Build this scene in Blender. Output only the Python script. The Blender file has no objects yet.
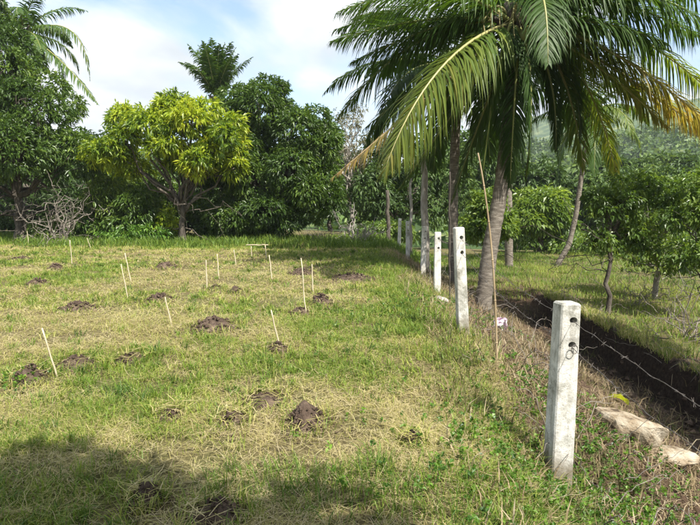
import bpy, bmesh, math, random
import numpy as np
from mathutils import Vector

random.seed(7)
RNG = np.random.default_rng(7)
SC = bpy.context.scene
COL = SC.collection
rad = math.radians

# ------------------------------------------------------------------ camera
EYE = 1.6
FPX = 582.0                      # focal length in photo pixels (700 wide)
PITCH = math.atan(57.5 / FPX)    # looking slightly down
cd = bpy.data.cameras.new('camera')
cam = bpy.data.objects.new('camera', cd)
COL.objects.link(cam)
cam.location = (0, 0, EYE)
cam.rotation_euler = (math.pi / 2 - PITCH, 0, 0)
cd.sensor_width = 36.0
cd.lens = 36.0 * FPX / 700.0
cd.clip_start = 0.05
cd.clip_end = 3000
SC.camera = cam

# ------------------------------------------------------------------ sun and sky
SUN_AZ = np.array([0.62, -0.785])          # horizontal direction towards the sun
SUN_AZ = SUN_AZ / np.linalg.norm(SUN_AZ)
SUN_EL = rad(50)
TO_SUN = Vector((SUN_AZ[0] * math.cos(SUN_EL), SUN_AZ[1] * math.cos(SUN_EL), math.sin(SUN_EL)))
ld = bpy.data.lights.new('sun', 'SUN')
ld.energy = 5.0
ld.angle = rad(0.53)
ld.color = (1.0, 0.95, 0.86)
sun = bpy.data.objects.new('sun', ld)
COL.objects.link(sun)
sun.rotation_euler = TO_SUN.to_track_quat('Z', 'Y').to_euler()
sun.location = (6, -8, 20)

CLOUD = (2.3, 0.4, 0.0)          # which part of the cloud field stands overhead
W = bpy.data.worlds.new('World')
SC.world = W
W.use_nodes = True
nt = W.node_tree
nt.nodes.clear()
wo = nt.nodes.new('ShaderNodeOutputWorld')
bg = nt.nodes.new('ShaderNodeBackground')
bg.inputs['Strength'].default_value = 0.11
sky = nt.nodes.new('ShaderNodeTexSky')
sky.sky_type = 'NISHITA'
sky.sun_disc = False
sky.sun_elevation = SUN_EL
sky.sun_rotation = math.atan2(SUN_AZ[0], SUN_AZ[1])
sky.air_density = 1.0
sky.dust_density = 0.6
tc = nt.nodes.new('ShaderNodeTexCoord')
sx = nt.nodes.new('ShaderNodeSeparateXYZ')
nt.links.new(tc.outputs['Generated'], sx.inputs[0])
zadd = nt.nodes.new('ShaderNodeMath'); zadd.operation = 'ADD'; zadd.inputs[1].default_value = 0.28
zmax = nt.nodes.new('ShaderNodeMath'); zmax.operation = 'MAXIMUM'; zmax.inputs[1].default_value = 0.0
nt.links.new(sx.outputs['Z'], zmax.inputs[0]); nt.links.new(zmax.outputs[0], zadd.inputs[0])
dx = nt.nodes.new('ShaderNodeMath'); dx.operation = 'DIVIDE'
dy = nt.nodes.new('ShaderNodeMath'); dy.operation = 'DIVIDE'
nt.links.new(sx.outputs['X'], dx.inputs[0]); nt.links.new(zadd.outputs[0], dx.inputs[1])
nt.links.new(sx.outputs['Y'], dy.inputs[0]); nt.links.new(zadd.outputs[0], dy.inputs[1])
cx = nt.nodes.new('ShaderNodeCombineXYZ')
nt.links.new(dx.outputs[0], cx.inputs[0]); nt.links.new(dy.outputs[0], cx.inputs[1])
nz = nt.nodes.new('ShaderNodeTexNoise')
nz.inputs['Scale'].default_value = 1.25
nz.inputs['Detail'].default_value = 7
nz.inputs['Roughness'].default_value = 0.55
nz.inputs['Distortion'].default_value = 0.35
cmap = nt.nodes.new('ShaderNodeVectorMath'); cmap.operation = 'ADD'; cmap.inputs[1].default_value = CLOUD
nt.links.new(cx.outputs[0], cmap.inputs[0])
nt.links.new(cmap.outputs[0], nz.inputs['Vector'])
cr = nt.nodes.new('ShaderNodeValToRGB')
cr.color_ramp.elements[0].position = 0.38; cr.color_ramp.elements[0].color = (0, 0, 0, 1)
cr.color_ramp.elements[1].position = 0.54; cr.color_ramp.elements[1].color = (1, 1, 1, 1)
nt.links.new(nz.outputs['Fac'], cr.inputs[0])
nz2 = nt.nodes.new('ShaderNodeTexNoise')
nz2.inputs['Scale'].default_value = 2.3
nz2.inputs['Detail'].default_value = 4
nt.links.new(cx.outputs[0], nz2.inputs['Vector'])
cr2 = nt.nodes.new('ShaderNodeValToRGB')
cr2.color_ramp.elements[0].position = 0.38; cr2.color_ramp.elements[0].color = (3.3, 3.55, 3.75, 1)
cr2.color_ramp.elements[1].position = 0.6; cr2.color_ramp.elements[1].color = (4.9, 5.0, 5.05, 1)
nt.links.new(nz2.outputs['Fac'], cr2.inputs[0])
mxs = nt.nodes.new('ShaderNodeMix'); mxs.data_type = 'RGBA'
nt.links.new(cr.outputs[0], mxs.inputs[0])
nt.links.new(sky.outputs[0], mxs.inputs[6])
nt.links.new(cr2.outputs[0], mxs.inputs[7])
nt.links.new(mxs.outputs[2], bg.inputs['Color'])
nt.links.new(bg.outputs[0], wo.inputs['Surface'])

SC.view_settings.view_transform = 'Standard'
SC.view_settings.look = 'None'
SC.view_settings.exposure = 1.12
SC.view_settings.gamma = 1.0
SC.view_settings.use_curve_mapping = False
SC.render.engine = 'CYCLES'
SC.cycles.max_bounces = 6
SC.cycles.diffuse_bounces = 3
SC.cycles.glossy_bounces = 2
SC.cycles.transmission_bounces = 4
SC.cycles.transparent_max_bounces = 8
SC.cycles.use_denoising = True
SC.cycles.sample_clamp_indirect = 4.0

# ------------------------------------------------------------------ numeric helpers
def ray(px, py):
    u = (px - 350.0) / FPX
    v = (262.5 - py) / FPX
    f = np.array([0, math.cos(PITCH), -math.sin(PITCH)])
    up = np.array([0, math.sin(PITCH), math.cos(PITCH)])
    return f + u * np.array([1.0, 0, 0]) + v * up

def at(px, py, d):
    """point on the pixel's line of sight at distance d along world y"""
    r = ray(px, py)
    return np.array([0, 0, EYE]) + r * (d / r[1])

def _hash(ix, iy, s):
    n = (ix.astype(np.int64) * 374761393 + iy.astype(np.int64) * 668265263 + s * 1442695041) & 0x7fffffff
    n = ((n ^ (n >> 13)) * 1274126177) & 0x7fffffff
    n = n ^ (n >> 16)
    return (n & 0xffff) / 65535.0

def vnoise(x, y, s=0):
    x = np.asarray(x, float); y = np.asarray(y, float)
    ix = np.floor(x); iy = np.floor(y)
    fx = x - ix; fy = y - iy
    fx = fx * fx * (3 - 2 * fx); fy = fy * fy * (3 - 2 * fy)
    a = _hash(ix, iy, s); b = _hash(ix + 1, iy, s); c = _hash(ix, iy + 1, s); d = _hash(ix + 1, iy + 1, s)
    return (a * (1 - fx) + b * fx) * (1 - fy) + (c * (1 - fx) + d * fx) * fy

def fbm(x, y, s=0, o=4):
    t = 0; a = 0.5; f = 1.0
    for i in range(o):
        t = t + a * (vnoise(np.asarray(x) * f, np.asarray(y) * f, s + i) - 0.5); a *= 0.5; f *= 2.03
    return t

def sstep(a, b, x):
    t = np.clip((np.asarray(x, float) - a) / (b - a), 0, 1)
    return t * t * (3 - 2 * t)

def norm(v):
    return v / np.maximum(np.linalg.norm(v, axis=-1, keepdims=True), 1e-9)

# ------------------------------------------------------------------ terrain
def edge_x(y):
    return 1.0 + 0.25 * sstep(3, 7, y) + 0.12 * (vnoise(np.asarray(y) * 0.7, 3.3, 5) - 0.5)

def height(x, y, fine=True):
    x = np.asarray(x, float); y = np.asarray(y, float)
    z = 0.13 * sstep(2, 9, y) + 0.0 * x
    z = z + 0.12 * fbm(x * 0.35, y * 0.35, 11, 3)
    z = z + 0.10 * sstep(-3, -14, x) * sstep(6, 24, y)
    if fine:
        z = z + 0.075 * fbm(x * 1.9, y * 1.9, 21, 5)
    # bank on the right, sunken track and neighbour's lower land
    ex = edge_x(y)
    t = x - ex
    span = 3.2
    fade = 1.0 - 0.0 * y
    drop = 1.5 * np.clip(t / span, 0, 1)
    drop = np.where(t > 0, drop * (0.75 + 0.25 * sstep(0, 1.0, t)), 0)
    drop = drop + 0.22 * sstep(-0.5, 0.55, t) * sstep(6.0, 3.6, y)
    lo = 0.98
    soft = sstep(13.0, 18.0, y)          # track fades out with distance
    maxd = 1.62 * (1 - soft) + lo * soft
    drop = np.minimum(drop, maxd)
    wall = sstep(4.98, 5.16, x + 0.55 * fbm(y * 0.7, 0.7, 31, 3) + 0.3 * fbm(y * 3.1, 0.2, 33, 3))
    drop = np.where(x > 4.0, maxd * (1 - wall) + lo * wall + 0 * drop, drop)
    drop = np.where((x > 4.0) & (x < 4.8), np.minimum(maxd, 1.5 * np.clip(t / span, 0, 1)) * (1 - wall) + lo * wall, drop)
    z = z - drop
    z = z + (t > 0) * 0.05 * fbm(x * 3, y * 3, 41, 4) * (1 if fine else 0)
    # distant land: valley to the right then hills
    far = sstep(30, 60, y)
    z = z - 2.5 * sstep(26, 60, y) * sstep(-10, 30, x)
    z = z - 1.2 * sstep(30, 70, y)
    r = np.sqrt(x * x + y * y)
    hill = (40 + 34 * sstep(0, 130, x)) * sstep(70, 330, r) * (0.45 + 0.9 * (fbm(x * 0.006, y * 0.006, 51, 3) + 0.5)) * sstep(20, 70, y)
    z = z + hill * 0.72
    z = z + 100 * sstep(420, 800, r) * sstep(40, 300, x + 120 * fbm(x * 0.004, y * 0.004, 53, 3)) * (0.8 + 0.5 * fbm(x * 0.006, y * 0.006, 57, 4))
    return z

def hz(x, y):
    return float(height(np.array([x]), np.array([y]))[0])

def ground_at(px, py, tmax=80.0):
    r = ray(px, py); r = r / r[1]
    ds = np.linspace(1.5, tmax, 8000)
    P = np.array([0, 0, EYE])[None] + r[None] * ds[:, None]
    below = P[:, 2] <= height(P[:, 0], P[:, 1])
    i = int(np.argmax(below)) if below.any() else len(ds) - 1
    return np.array([P[i, 0], P[i, 1], hz(P[i, 0], P[i, 1])])

# ------------------------------------------------------------------ mesh helpers
class MB:
    """collects vertices, faces and a per-vertex tint into one mesh"""
    def __init__(self):
        self.v = []; self.f3 = []; self.f4 = []; self.t = []; self.n = 0
    def add(self, v, f3=None, f4=None, tint=0.5):
        v = np.asarray(v, np.float32).reshape(-1, 3)
        self.v.append(v)
        if f3 is not None and len(f3): self.f3.append(np.asarray(f3, np.int64) + self.n)
        if f4 is not None and len(f4): self.f4.append(np.asarray(f4, np.int64) + self.n)
        tt = np.asarray(tint, np.float32)
        self.t.append(np.full(len(v), float(tt), np.float32) if tt.ndim == 0 else tt)
        self.n += len(v)
    def mesh(self, name, mat, smooth=True):
        me = bpy.data.meshes.new(name)
        v = np.concatenate(self.v)
        f3 = np.concatenate(self.f3) if self.f3 else np.zeros((0, 3), np.int64)
        f4 = np.concatenate(self.f4) if self.f4 else np.zeros((0, 4), np.int64)
        me.vertices.add(len(v)); me.vertices.foreach_set('co', v.ravel())
        nl = f3.size + f4.size
        me.loops.add(nl)
        me.loops.foreach_set('vertex_index', np.concatenate([f3.ravel(), f4.ravel()]).astype(np.int32))
        npoly = len(f3) + len(f4)
        me.polygons.add(npoly)
        ls = np.concatenate([np.arange(len(f3)) * 3, len(f3) * 3 + np.arange(len(f4)) * 4]).astype(np.int32)
        me.polygons.foreach_set('loop_start', ls)
        me.polygons.foreach_set('use_smooth', np.full(npoly, smooth, bool))
        a = me.attributes.new('tint', 'FLOAT', 'POINT')
        a.data.foreach_set('value', np.concatenate(self.t))
        me.update(calc_edges=True)
        me.validate()
        if mat: me.materials.append(mat)
        return me
    def build(self, name, mat, parent=None, smooth=True):
        o = bpy.data.objects.new(name, self.mesh(name, mat, smooth))
        COL.objects.link(o)
        if parent is not None: o.parent = parent
        return o

def tube(mb, pts, radii, sides=7, tint=0.5, cap=True):
    pts = np.asarray(pts, float); n = len(pts)
    radii = np.broadcast_to(np.asarray(radii, float), (n,))
    T = np.gradient(pts, axis=0); T = norm(T)
    ref = np.array([0.0, 0.0, 1.0]) if abs(T[0, 2]) < 0.9 else np.array([1.0, 0, 0])
    U = np.cross(T, ref); bad = np.linalg.norm(U, axis=1) < 1e-3
    U[bad] = np.cross(T[bad], [0.3, 1, 0.1]); U = norm(U)
    for i in range(1, n):
        u = U[i - 1] - T[i] * np.dot(U[i - 1], T[i]); U[i] = u / max(np.linalg.norm(u), 1e-9)
    Vv = np.cross(T, U)
    a = np.linspace(0, 2 * math.pi, sides, endpoint=False)
    ring = (U[:, None, :] * np.cos(a)[None, :, None] + Vv[:, None, :] * np.sin(a)[None, :, None]) * radii[:, None, None] + pts[:, None, :]
    i = np.arange(n - 1)[:, None]; j = np.arange(sides)[None]
    j2 = (j + 1) % sides
    f = np.stack([i * sides + j, i * sides + j2, (i + 1) * sides + j2, (i + 1) * sides + j], -1).reshape(-1, 4)
    v = ring.reshape(-1, 3); f3 = None
    if cap:
        v = np.concatenate([v, pts[:1], pts[-1:]])
        k = np.arange(sides); k2 = (k + 1) % sides
        f3 = np.concatenate([np.stack([k2, k, np.full(sides, n * sides)], -1),
                             np.stack([(n - 1) * sides + k, (n - 1) * sides + k2, np.full(sides, n * sides + 1)], -1)])
    mb.add(v, f3, f, tint)

def bez(p0, p1, p2, n):
    """quadratic curve that passes through p1 at its middle"""
    p0, p1, p2 = map(lambda p: np.asarray(p, float), (p0, p1, p2))
    c = 2 * p1 - 0.5 * (p0 + p2)
    t = np.linspace(0, 1, n)[:, None]
    return (1 - t) ** 2 * p0 + 2 * t * (1 - t) * c + t ** 2 * p2

def tag(o, label=None, cat=None, group=None, kind=None):
    if label: o['label'] = label
    if cat: o['category'] = cat
    if group: o['group'] = group
    if kind: o['kind'] = kind
    return o

def empty(name, loc, label=None, cat=None, group=None):
    o = bpy.data.objects.new(name, None)
    o.empty_display_size = 0.2
    COL.objects.link(o); o.location = tuple(float(c) for c in loc)
    return tag(o, label, cat, group)

# ------------------------------------------------------------------ materials
def new_mat(name):
    m = bpy.data.materials.new(name); m.use_nodes = True
    n = m.node_tree; n.nodes.clear()
    out = n.nodes.new('ShaderNodeOutputMaterial')
    return m, n, out

def ramp(n, src, stops):
    r = n.nodes.new('ShaderNodeValToRGB')
    e = r.color_ramp.elements
    while len(e) < len(stops): e.new(0.5)
    for el, (p, c) in zip(e, stops):
        el.position = p; el.color = (*c, 1)
    n.links.new(src, r.inputs[0])
    return r.outputs[0]

def noise(n, scale, detail=4, rough=0.55, vec=None, dist=0.0):
    t = n.nodes.new('ShaderNodeTexNoise')
    t.inputs['Scale'].default_value = scale; t.inputs['Detail'].default_value = detail
    t.inputs['Roughness'].default_value = rough; t.inputs['Distortion'].default_value = dist
    if vec is None:
        g = n.nodes.new('ShaderNodeTexCoord'); vec = g.outputs['Object']
    n.links.new(vec, t.inputs['Vector'])
    return t.outputs['Fac']

def mixc(n, fac, a, b, blend='MIX'):
    m = n.nodes.new('ShaderNodeMix'); m.data_type = 'RGBA'; m.blend_type = blend
    for s, v in ((0, fac), (6, a), (7, b)):
        if isinstance(v, (int, float)): m.inputs[s].default_value = v
        elif isinstance(v, tuple): m.inputs[s].default_value = (*v, 1)
        else: n.links.new(v, m.inputs[s])
    return m.outputs[2]

def attr(n, name='tint'):
    a = n.nodes.new('ShaderNodeAttribute'); a.attribute_name = name
    return a.outputs['Fac']

def bump(n, h, strength=0.5, dist=0.02):
    b = n.nodes.new('ShaderNodeBump')
    b.inputs['Strength'].default_value = strength; b.inputs['Distance'].default_value = dist
    n.links.new(h, b.inputs['Height'])
    return b.outputs[0]

def leaf_mat(name, stops, trans=0.35, rough=0.45, spec=0.5, tcol=None):
    m, n, out = new_mat(name)
    col = ramp(n, attr(n), stops)
    p = n.nodes.new('ShaderNodeBsdfPrincipled')
    p.inputs['Roughness'].default_value = rough
    p.inputs['Specular IOR Level'].default_value = spec
    n.links.new(col, p.inputs['Base Color'])
    t = n.nodes.new('ShaderNodeBsdfTranslucent')
    tc_ = mixc(n, 1.0, col, tcol or (1.7, 1.6, 0.6), 'MULTIPLY')
    n.links.new(tc_, t.inputs['Color'])
    ms = n.nodes.new('ShaderNodeMixShader'); ms.inputs[0].default_value = trans
    n.links.new(p.outputs[0], ms.inputs[1]); n.links.new(t.outputs[0], ms.inputs[2])
    n.links.new(ms.outputs[0], out.inputs['Surface'])
    return m

def solid_mat(name, stops, scale=6, detail=6, rough=0.85, bstr=0.5, bdist=0.02, bscale=None, spec=0.3, stretch=None, metal=0.0, tintstops=None):
    m, n, out = new_mat(name)
    g = n.nodes.new('ShaderNodeTexCoord'); vec = g.outputs['Object']
    if stretch:
        mp = n.nodes.new('ShaderNodeMapping'); mp.inputs['Scale'].default_value = stretch
        n.links.new(vec, mp.inputs['Vector']); vec = mp.outputs[0]
    f = noise(n, scale, detail, 0.6, vec)
    col = ramp(n, f, stops)
    p = n.nodes.new('ShaderNodeBsdfPrincipled')
    p.inputs['Roughness'].default_value = rough; p.inputs['Metallic'].default_value = metal
    p.inputs['Specular IOR Level'].default_value = spec
    n.links.new(col, p.inputs['Base Color'])
    n.links.new(bump(n, noise(n, bscale or scale * 4, 6, 0.65, vec), bstr, bdist), p.inputs['Normal'])
    n.links.new(p.outputs[0], out.inputs['Surface'])
    return m

M = {}
M['mango_dark'] = leaf_mat('mango_dark_leaf', [(0, (0.026, 0.055, 0.011)), (0.45, (0.058, 0.112, 0.019)), (0.8, (0.12, 0.19, 0.032)), (1, (0.20, 0.27, 0.05))], 0.3, 0.42, 0.5)
M['mango_yellow'] = leaf_mat('mango_young_leaf', [(0, (0.045, 0.09, 0.012)), (0.22, (0.13, 0.21, 0.02)), (0.5, (0.29, 0.37, 0.028)), (0.9, (0.41, 0.46, 0.045)), (1, (0.46, 0.42, 0.05))], 0.42, 0.42, 0.5)
M['far_leaf'] = leaf_mat('far_leaf', [(0, (0.03, 0.058, 0.014)), (0.5, (0.07, 0.125, 0.03)), (1, (0.16, 0.23, 0.06))], 0.25, 0.55, 0.4)
M['small_leaf'] = leaf_mat('small_leaf', [(0, (0.05, 0.095, 0.02)), (0.5, (0.105, 0.18, 0.036)), (1, (0.22, 0.30, 0.07))], 0.4, 0.4, 0.5)
M['pale_leaf'] = leaf_mat('pale_dry_leaf', [(0, (0.08, 0.09, 0.05)), (0.5, (0.15, 0.15, 0.09)), (1, (0.25, 0.24, 0.16))], 0.3, 0.6, 0.3)
M['palm'] = leaf_mat('palm_leaflet', [(0, (0.030, 0.065, 0.014)), (0.45, (0.065, 0.125, 0.022)), (0.7, (0.17, 0.21, 0.035)), (0.85, (0.29, 0.235, 0.07)), (1, (0.27, 0.165, 0.075))], 0.42, 0.5, 0.35)
M['grass'] = leaf_mat('grass_blade', [(0, (0.05, 0.105, 0.014)), (0.3, (0.145, 0.225, 0.028)), (0.5, (0.29, 0.33, 0.06)), (0.72, (0.45, 0.38, 0.165)), (1, (0.60, 0.52, 0.33))], 0.3, 0.55, 0.35, (1.3, 1.3, 0.8))
M['dead_grass'] = leaf_mat('dead_grass', [(0, (0.07, 0.10, 0.025)), (0.3, (0.12, 0.12, 0.045)), (0.55, (0.22, 0.165, 0.09)), (0.8, (0.33, 0.26, 0.16)), (1, (0.46, 0.39, 0.27))], 0.2, 0.7, 0.25, (1.1, 1.05, 0.8))
M['weed'] = leaf_mat('weed_leaf', [(0, (0.03, 0.08, 0.012)), (0.5, (0.07, 0.16, 0.02)), (1, (0.17, 0.29, 0.04))], 0.35, 0.45, 0.45)
M['bark'] = solid_mat('bark', [(0.3, (0.035, 0.028, 0.022)), (0.55, (0.10, 0.085, 0.068)), (0.75, (0.23, 0.20, 0.165))], 9, 8, 0.9, 0.8, 0.03, stretch=(1, 1, 0.35))
M['palm_bark'] = solid_mat('palm_bark', [(0.3, (0.07, 0.057, 0.045)), (0.55, (0.19, 0.165, 0.135)), (0.8, (0.36, 0.33, 0.28))], 6, 8, 0.9, 0.8, 0.02, stretch=(1, 1, 3.5))
M['pale_bark'] = solid_mat('pale_bark', [(0.3, (0.16, 0.14, 0.115)), (0.55, (0.34, 0.31, 0.27)), (0.8, (0.52, 0.49, 0.43))], 8, 7, 0.9, 0.6, 0.015, stretch=(1, 1, 0.4))
M['rachis'] = leaf_mat('palm_rachis', [(0, (0.10, 0.13, 0.03)), (0.5, (0.22, 0.24, 0.07)), (0.75, (0.34, 0.31, 0.13)), (1, (0.27, 0.18, 0.10))], 0.05, 0.45, 0.5)
M['soil'] = solid_mat('turned_soil', [(0.25, (0.035, 0.025, 0.018)), (0.5, (0.095, 0.067, 0.05)), (0.75, (0.21, 0.155, 0.115))], 14, 9, 0.95, 1.0, 0.03, 40, 0.15)
M['stone'] = solid_mat('sandstone', [(0.36, (0.09, 0.065, 0.04)), (0.45, (0.27, 0.21, 0.14)), (0.58, (0.40, 0.345, 0.26)), (0.75, (0.50, 0.46, 0.38))], 6, 12, 0.9, 1.0, 0.03, 30)
M['bamboo'] = solid_mat('dry_cane', [(0.3, (0.22, 0.16, 0.09)), (0.7, (0.42, 0.33, 0.21))], 8, 4, 0.6, 0.3, 0.004, stretch=(1, 1, 0.1))
M['stake'] = solid_mat('peeled_stake', [(0.25, (0.24, 0.19, 0.12)), (0.5, (0.46, 0.40, 0.28)), (0.8, (0.60, 0.55, 0.42))], 14, 5, 0.7, 0.3, 0.003, stretch=(1, 1, 0.2))
M['wire'] = solid_mat('galvanised_wire', [(0.3, (0.07, 0.055, 0.045)), (0.7, (0.22, 0.20, 0.19))], 60, 3, 0.5, 0.1, 0.001, metal=0.5)
M['twig'] = solid_mat('bare_twig', [(0.3, (0.10, 0.085, 0.07)), (0.6, (0.24, 0.21, 0.18)), (0.8, (0.36, 0.33, 0.29))], 10, 4, 0.9, 0.3, 0.005)
M['bag'] = solid_mat('plastic_bag', [(0.42, (0.52, 0.50, 0.52)), (0.50, (0.36, 0.28, 0.34)), (0.58, (0.17, 0.09, 0.14))], 14, 3, 0.35, 0.4, 0.01, spec=0.5)

def concrete():
    m, n, out = new_mat('whitewashed_concrete')
    g = n.nodes.new('ShaderNodeTexCoord'); vec = g.outputs['Object']
    oi = n.nodes.new('ShaderNodeObjectInfo'); va = n.nodes.new('ShaderNodeVectorMath'); va.operation = 'MULTIPLY_ADD'
    n.links.new(oi.outputs['Random'], va.inputs[0]); va.inputs[1].default_value = (37, 23, 0); n.links.new(vec, va.inputs[2]); vec = va.outputs[0]
    big = noise(n, 7, 8, 0.65, vec)
    col = ramp(n, big, [(0.25, (0.33, 0.32, 0.29)), (0.45, (0.56, 0.55, 0.51)), (0.7, (0.70, 0.69, 0.65))])
    pit = noise(n, 90, 3, 0.5, vec)
    pr = ramp(n, pit, [(0.30, (0.45, 0.43, 0.40)), (0.40, (1, 1, 1))])
    col = mixc(n, 0.8, col, pr, 'MULTIPLY')
    mp = n.nodes.new('ShaderNodeMapping'); mp.inputs['Scale'].default_value = (14, 14, 1.6)
    n.links.new(vec, mp.inputs['Vector'])
    st = ramp(n, noise(n, 1.6, 5, 0.6, mp.outputs[0]), [(0.32, (0.55, 0.52, 0.46)), (0.52, (1, 1, 1))])
    col = mixc(n, 0.55, col, st, 'MULTIPLY')
    mould = ramp(n, noise(n, 3.1, 9, 0.72, vec, 0.4), [(0.36, (0.30, 0.30, 0.25)), (0.50, (1, 1, 1))])
    col = mixc(n, 0.75, col, mould, 'MULTIPLY')
    # soil splashed up from the ground on the lowest part
    sep = n.nodes.new('ShaderNodeSeparateXYZ'); n.links.new(vec, sep.inputs[0])
    ad = n.nodes.new('ShaderNodeMath'); ad.operation = 'MULTIPLY_ADD'; ad.inputs[1].default_value = 0.5
    n.links.new(big, ad.inputs[0]); n.links.new(sep.outputs['Z'], ad.inputs[2])
    sp = ramp(n, ad.outputs[0], [(0.26, (1, 1, 1)), (0.50, (0, 0, 0))])
    col = mixc(n, sp, col, (0.20, 0.175, 0.13))
    p = n.nodes.new('ShaderNodeBsdfPrincipled'); p.inputs['Roughness'].default_value = 0.9
    p.inputs['Specular IOR Level'].default_value = 0.25
    n.links.new(col, p.inputs['Base Color'])
    n.links.new(bump(n, noise(n, 34, 9, 0.75, vec), 0.8, 0.012), p.inputs['Normal'])
    n.links.new(p.outputs[0], out.inputs['Surface'])
    return m
M['concrete'] = concrete()

def ground_mat():
    m, n, out = new_mat('field_ground')
    g = n.nodes.new('ShaderNodeTexCoord'); vec = g.outputs['Object']
    thatch = ramp(n, noise(n, 26, 8, 0.7, vec, 0.6), [(0.30, (0.055, 0.042, 0.024)), (0.46, (0.13, 0.105, 0.05)), (0.62, (0.26, 0.22, 0.105)), (0.78, (0.42, 0.36, 0.20))])
    green = ramp(n, noise(n, 34, 8, 0.7, vec, 0.6), [(0.30, (0.03, 0.05, 0.012)), (0.52, (0.10, 0.14, 0.028)), (0.75, (0.22, 0.24, 0.06))])
    patch = ramp(n, noise(n, 0.75, 6, 0.6, vec), [(0.48, (0, 0, 0)), (0.70, (0.8, 0.8, 0.8))])
    col = mixc(n, patch, thatch, green)
    soil = ramp(n, noise(n, 13, 9, 0.7, vec), [(0.28, (0.035, 0.022, 0.014)), (0.5, (0.10, 0.065, 0.043)), (0.7, (0.19, 0.135, 0.088)), (0.85, (0.30, 0.24, 0.16))])
    # bare-earth mask stored on the sheet, broken up by noise
    sm = n.nodes.new('ShaderNodeMath'); sm.operation = 'MULTIPLY_ADD'; sm.inputs[1].default_value = 0.9; 
    n.links.new(noise(n, 5, 7, 0.65, vec), sm.inputs[0]); n.links.new(attr(n, 'tint'), sm.inputs[2])
    mask = ramp(n, sm.outputs[0], [(0.72, (0, 0, 0)), (0.98, (1, 1, 1))])
    col = mixc(n, mask, col, soil)
    track_fac = n.nodes.new('ShaderNodeMapRange'); track_fac.inputs[1].default_value = 1.05; track_fac.inputs[2].default_value = 1.5
    n.links.new(attr(n, 'tint'), track_fac.inputs[0])
    track_shade = ramp(n, noise(n, 17, 9, 0.7, vec), [(0.3, (0.014, 0.010, 0.008)), (0.55, (0.045, 0.032, 0.024)), (0.8, (0.10, 0.075, 0.055))])  # shade of the sunken track, painted in as a darker soil colour
    col = mixc(n, track_fac.outputs[0], col, track_shade)
    # rough pasture and woodland cover far away
    sep = n.nodes.new('ShaderNodeSeparateXYZ'); n.links.new(vec, sep.inputs[0])
    fr = n.nodes.new('ShaderNodeMapRange'); fr.inputs[1].default_value = 34; fr.inputs[2].default_value = 60
    n.links.new(sep.outputs['Y'], fr.inputs[0])
    wood = ramp(n, noise(n, 0.06, 8, 0.7, vec), [(0.35, (0.025, 0.05, 0.016)), (0.5, (0.055, 0.095, 0.03)), (0.62, (0.16, 0.19, 0.07)), (0.72, (0.28, 0.25, 0.14))])
    col = mixc(n, fr.outputs[0], col, wood)
    p = n.nodes.new('ShaderNodeBsdfPrincipled'); p.inputs['Roughness'].default_value = 0.95
    p.inputs['Specular IOR Level'].default_value = 0.15
    n.links.new(col, p.inputs['Base Color'])
    n.links.new(bump(n, noise(n, 30, 9, 0.72, vec), 0.9, 0.05), p.inputs['Normal'])
    n.links.new(p.outputs[0], out.inputs['Surface'])
    return m
M['ground'] = ground_mat()

# ------------------------------------------------------------------ soil mounds: positions are needed by the ground and the grass
MOUNDS = [  # px, py, width px, height m, label
    (30, 381, 34, 0.13, 'dark soil mound with a hollow at the left edge, beside the leaning near stake'),
    (76, 366, 36, 0.09, 'reddish brown soil spread just right of the leaning near left stake'),
    (131, 361, 30, 0.07, 'thin scatter of soil between the near left stake and the middle of the field'),
    (76, 310, 36, 0.10, 'low grey soil mound in the left field above the reddish soil spread'),
    (38, 286, 24, 0.12, 'small dark mound near the left edge, below the far left stake'),
    (56, 270, 18, 0.13, 'little rounded mound right beside the far left stake'),
    (20, 260, 24, 0.08, 'flat far mound at the left edge, nearest the big dark tree'),
    (160, 301, 28, 0.10, 'brown mound at the foot of the stake left of the field centre'),
    (166, 268, 24, 0.12, 'dark far mound in front of the yellow green tree'),
    (214, 328, 42, 0.12, 'wide dark mound in the middle of the field, left of the short near stake'),
    (236, 293, 18, 0.10, 'small grey mound right of the pair of white stakes'),
    (216, 290, 16, 0.09, 'small flat mound at the foot of the left white stake of the pair'),
    (277, 352, 26, 0.09, 'dark soil heaped round the foot of the short near stake'),
    (321, 305, 26, 0.15, 'dark steep mound right of the tallest white stake'),
    (300, 314, 24, 0.08, 'straw covered soil at the foot of the tallest white stake'),
    (302, 275, 30, 0.13, 'brown far mound behind the tallest white stake'),
    (352, 279, 44, 0.10, 'long far brown mound nearest the fence'),
    (306, 424, 42, 0.13, 'rounded brown mound in the foreground centre, largest close to the camera'),
    (264, 403, 44, 0.06, 'flat soil patch just behind the foreground centre mound'),
    (232, 422, 34, 0.06, 'flat soil patch left of the foreground centre mound'),
    (413, 444, 24, 0.08, 'small dark clod heap in the right foreground grass'),
    (146, 502, 34, 0.09, 'dark soil heap with a short stub, in the shaded left foreground'),
    (215, 520, 60, 0.08, 'dark bare soil at the bottom edge in the shaded foreground'),
    (170, 418, 30, 0.05, 'faint soil scrape in the left foreground straw'),
]
MPOS = []
for (mx, my, mw, mh, ml) in MOUNDS:
    g = ground_at(mx, my)
    MPOS.append((g[0], g[1], 0.5 * mw / FPX * g[1]))
MP = np.array(MPOS)

def mound_mask(x, y, k=1.0):
    x = np.asarray(x, float); y = np.asarray(y, float)
    m = np.zeros_like(x)
    for (a, b, r) in MPOS:
        d = np.sqrt(((x - a) / (r * 1.15 * k)) ** 2 + ((y - b) / (r * 1.35 * k)) ** 2)
        m = np.maximum(m, 1 - sstep(0.55, 1.25, d))
    return m

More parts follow.
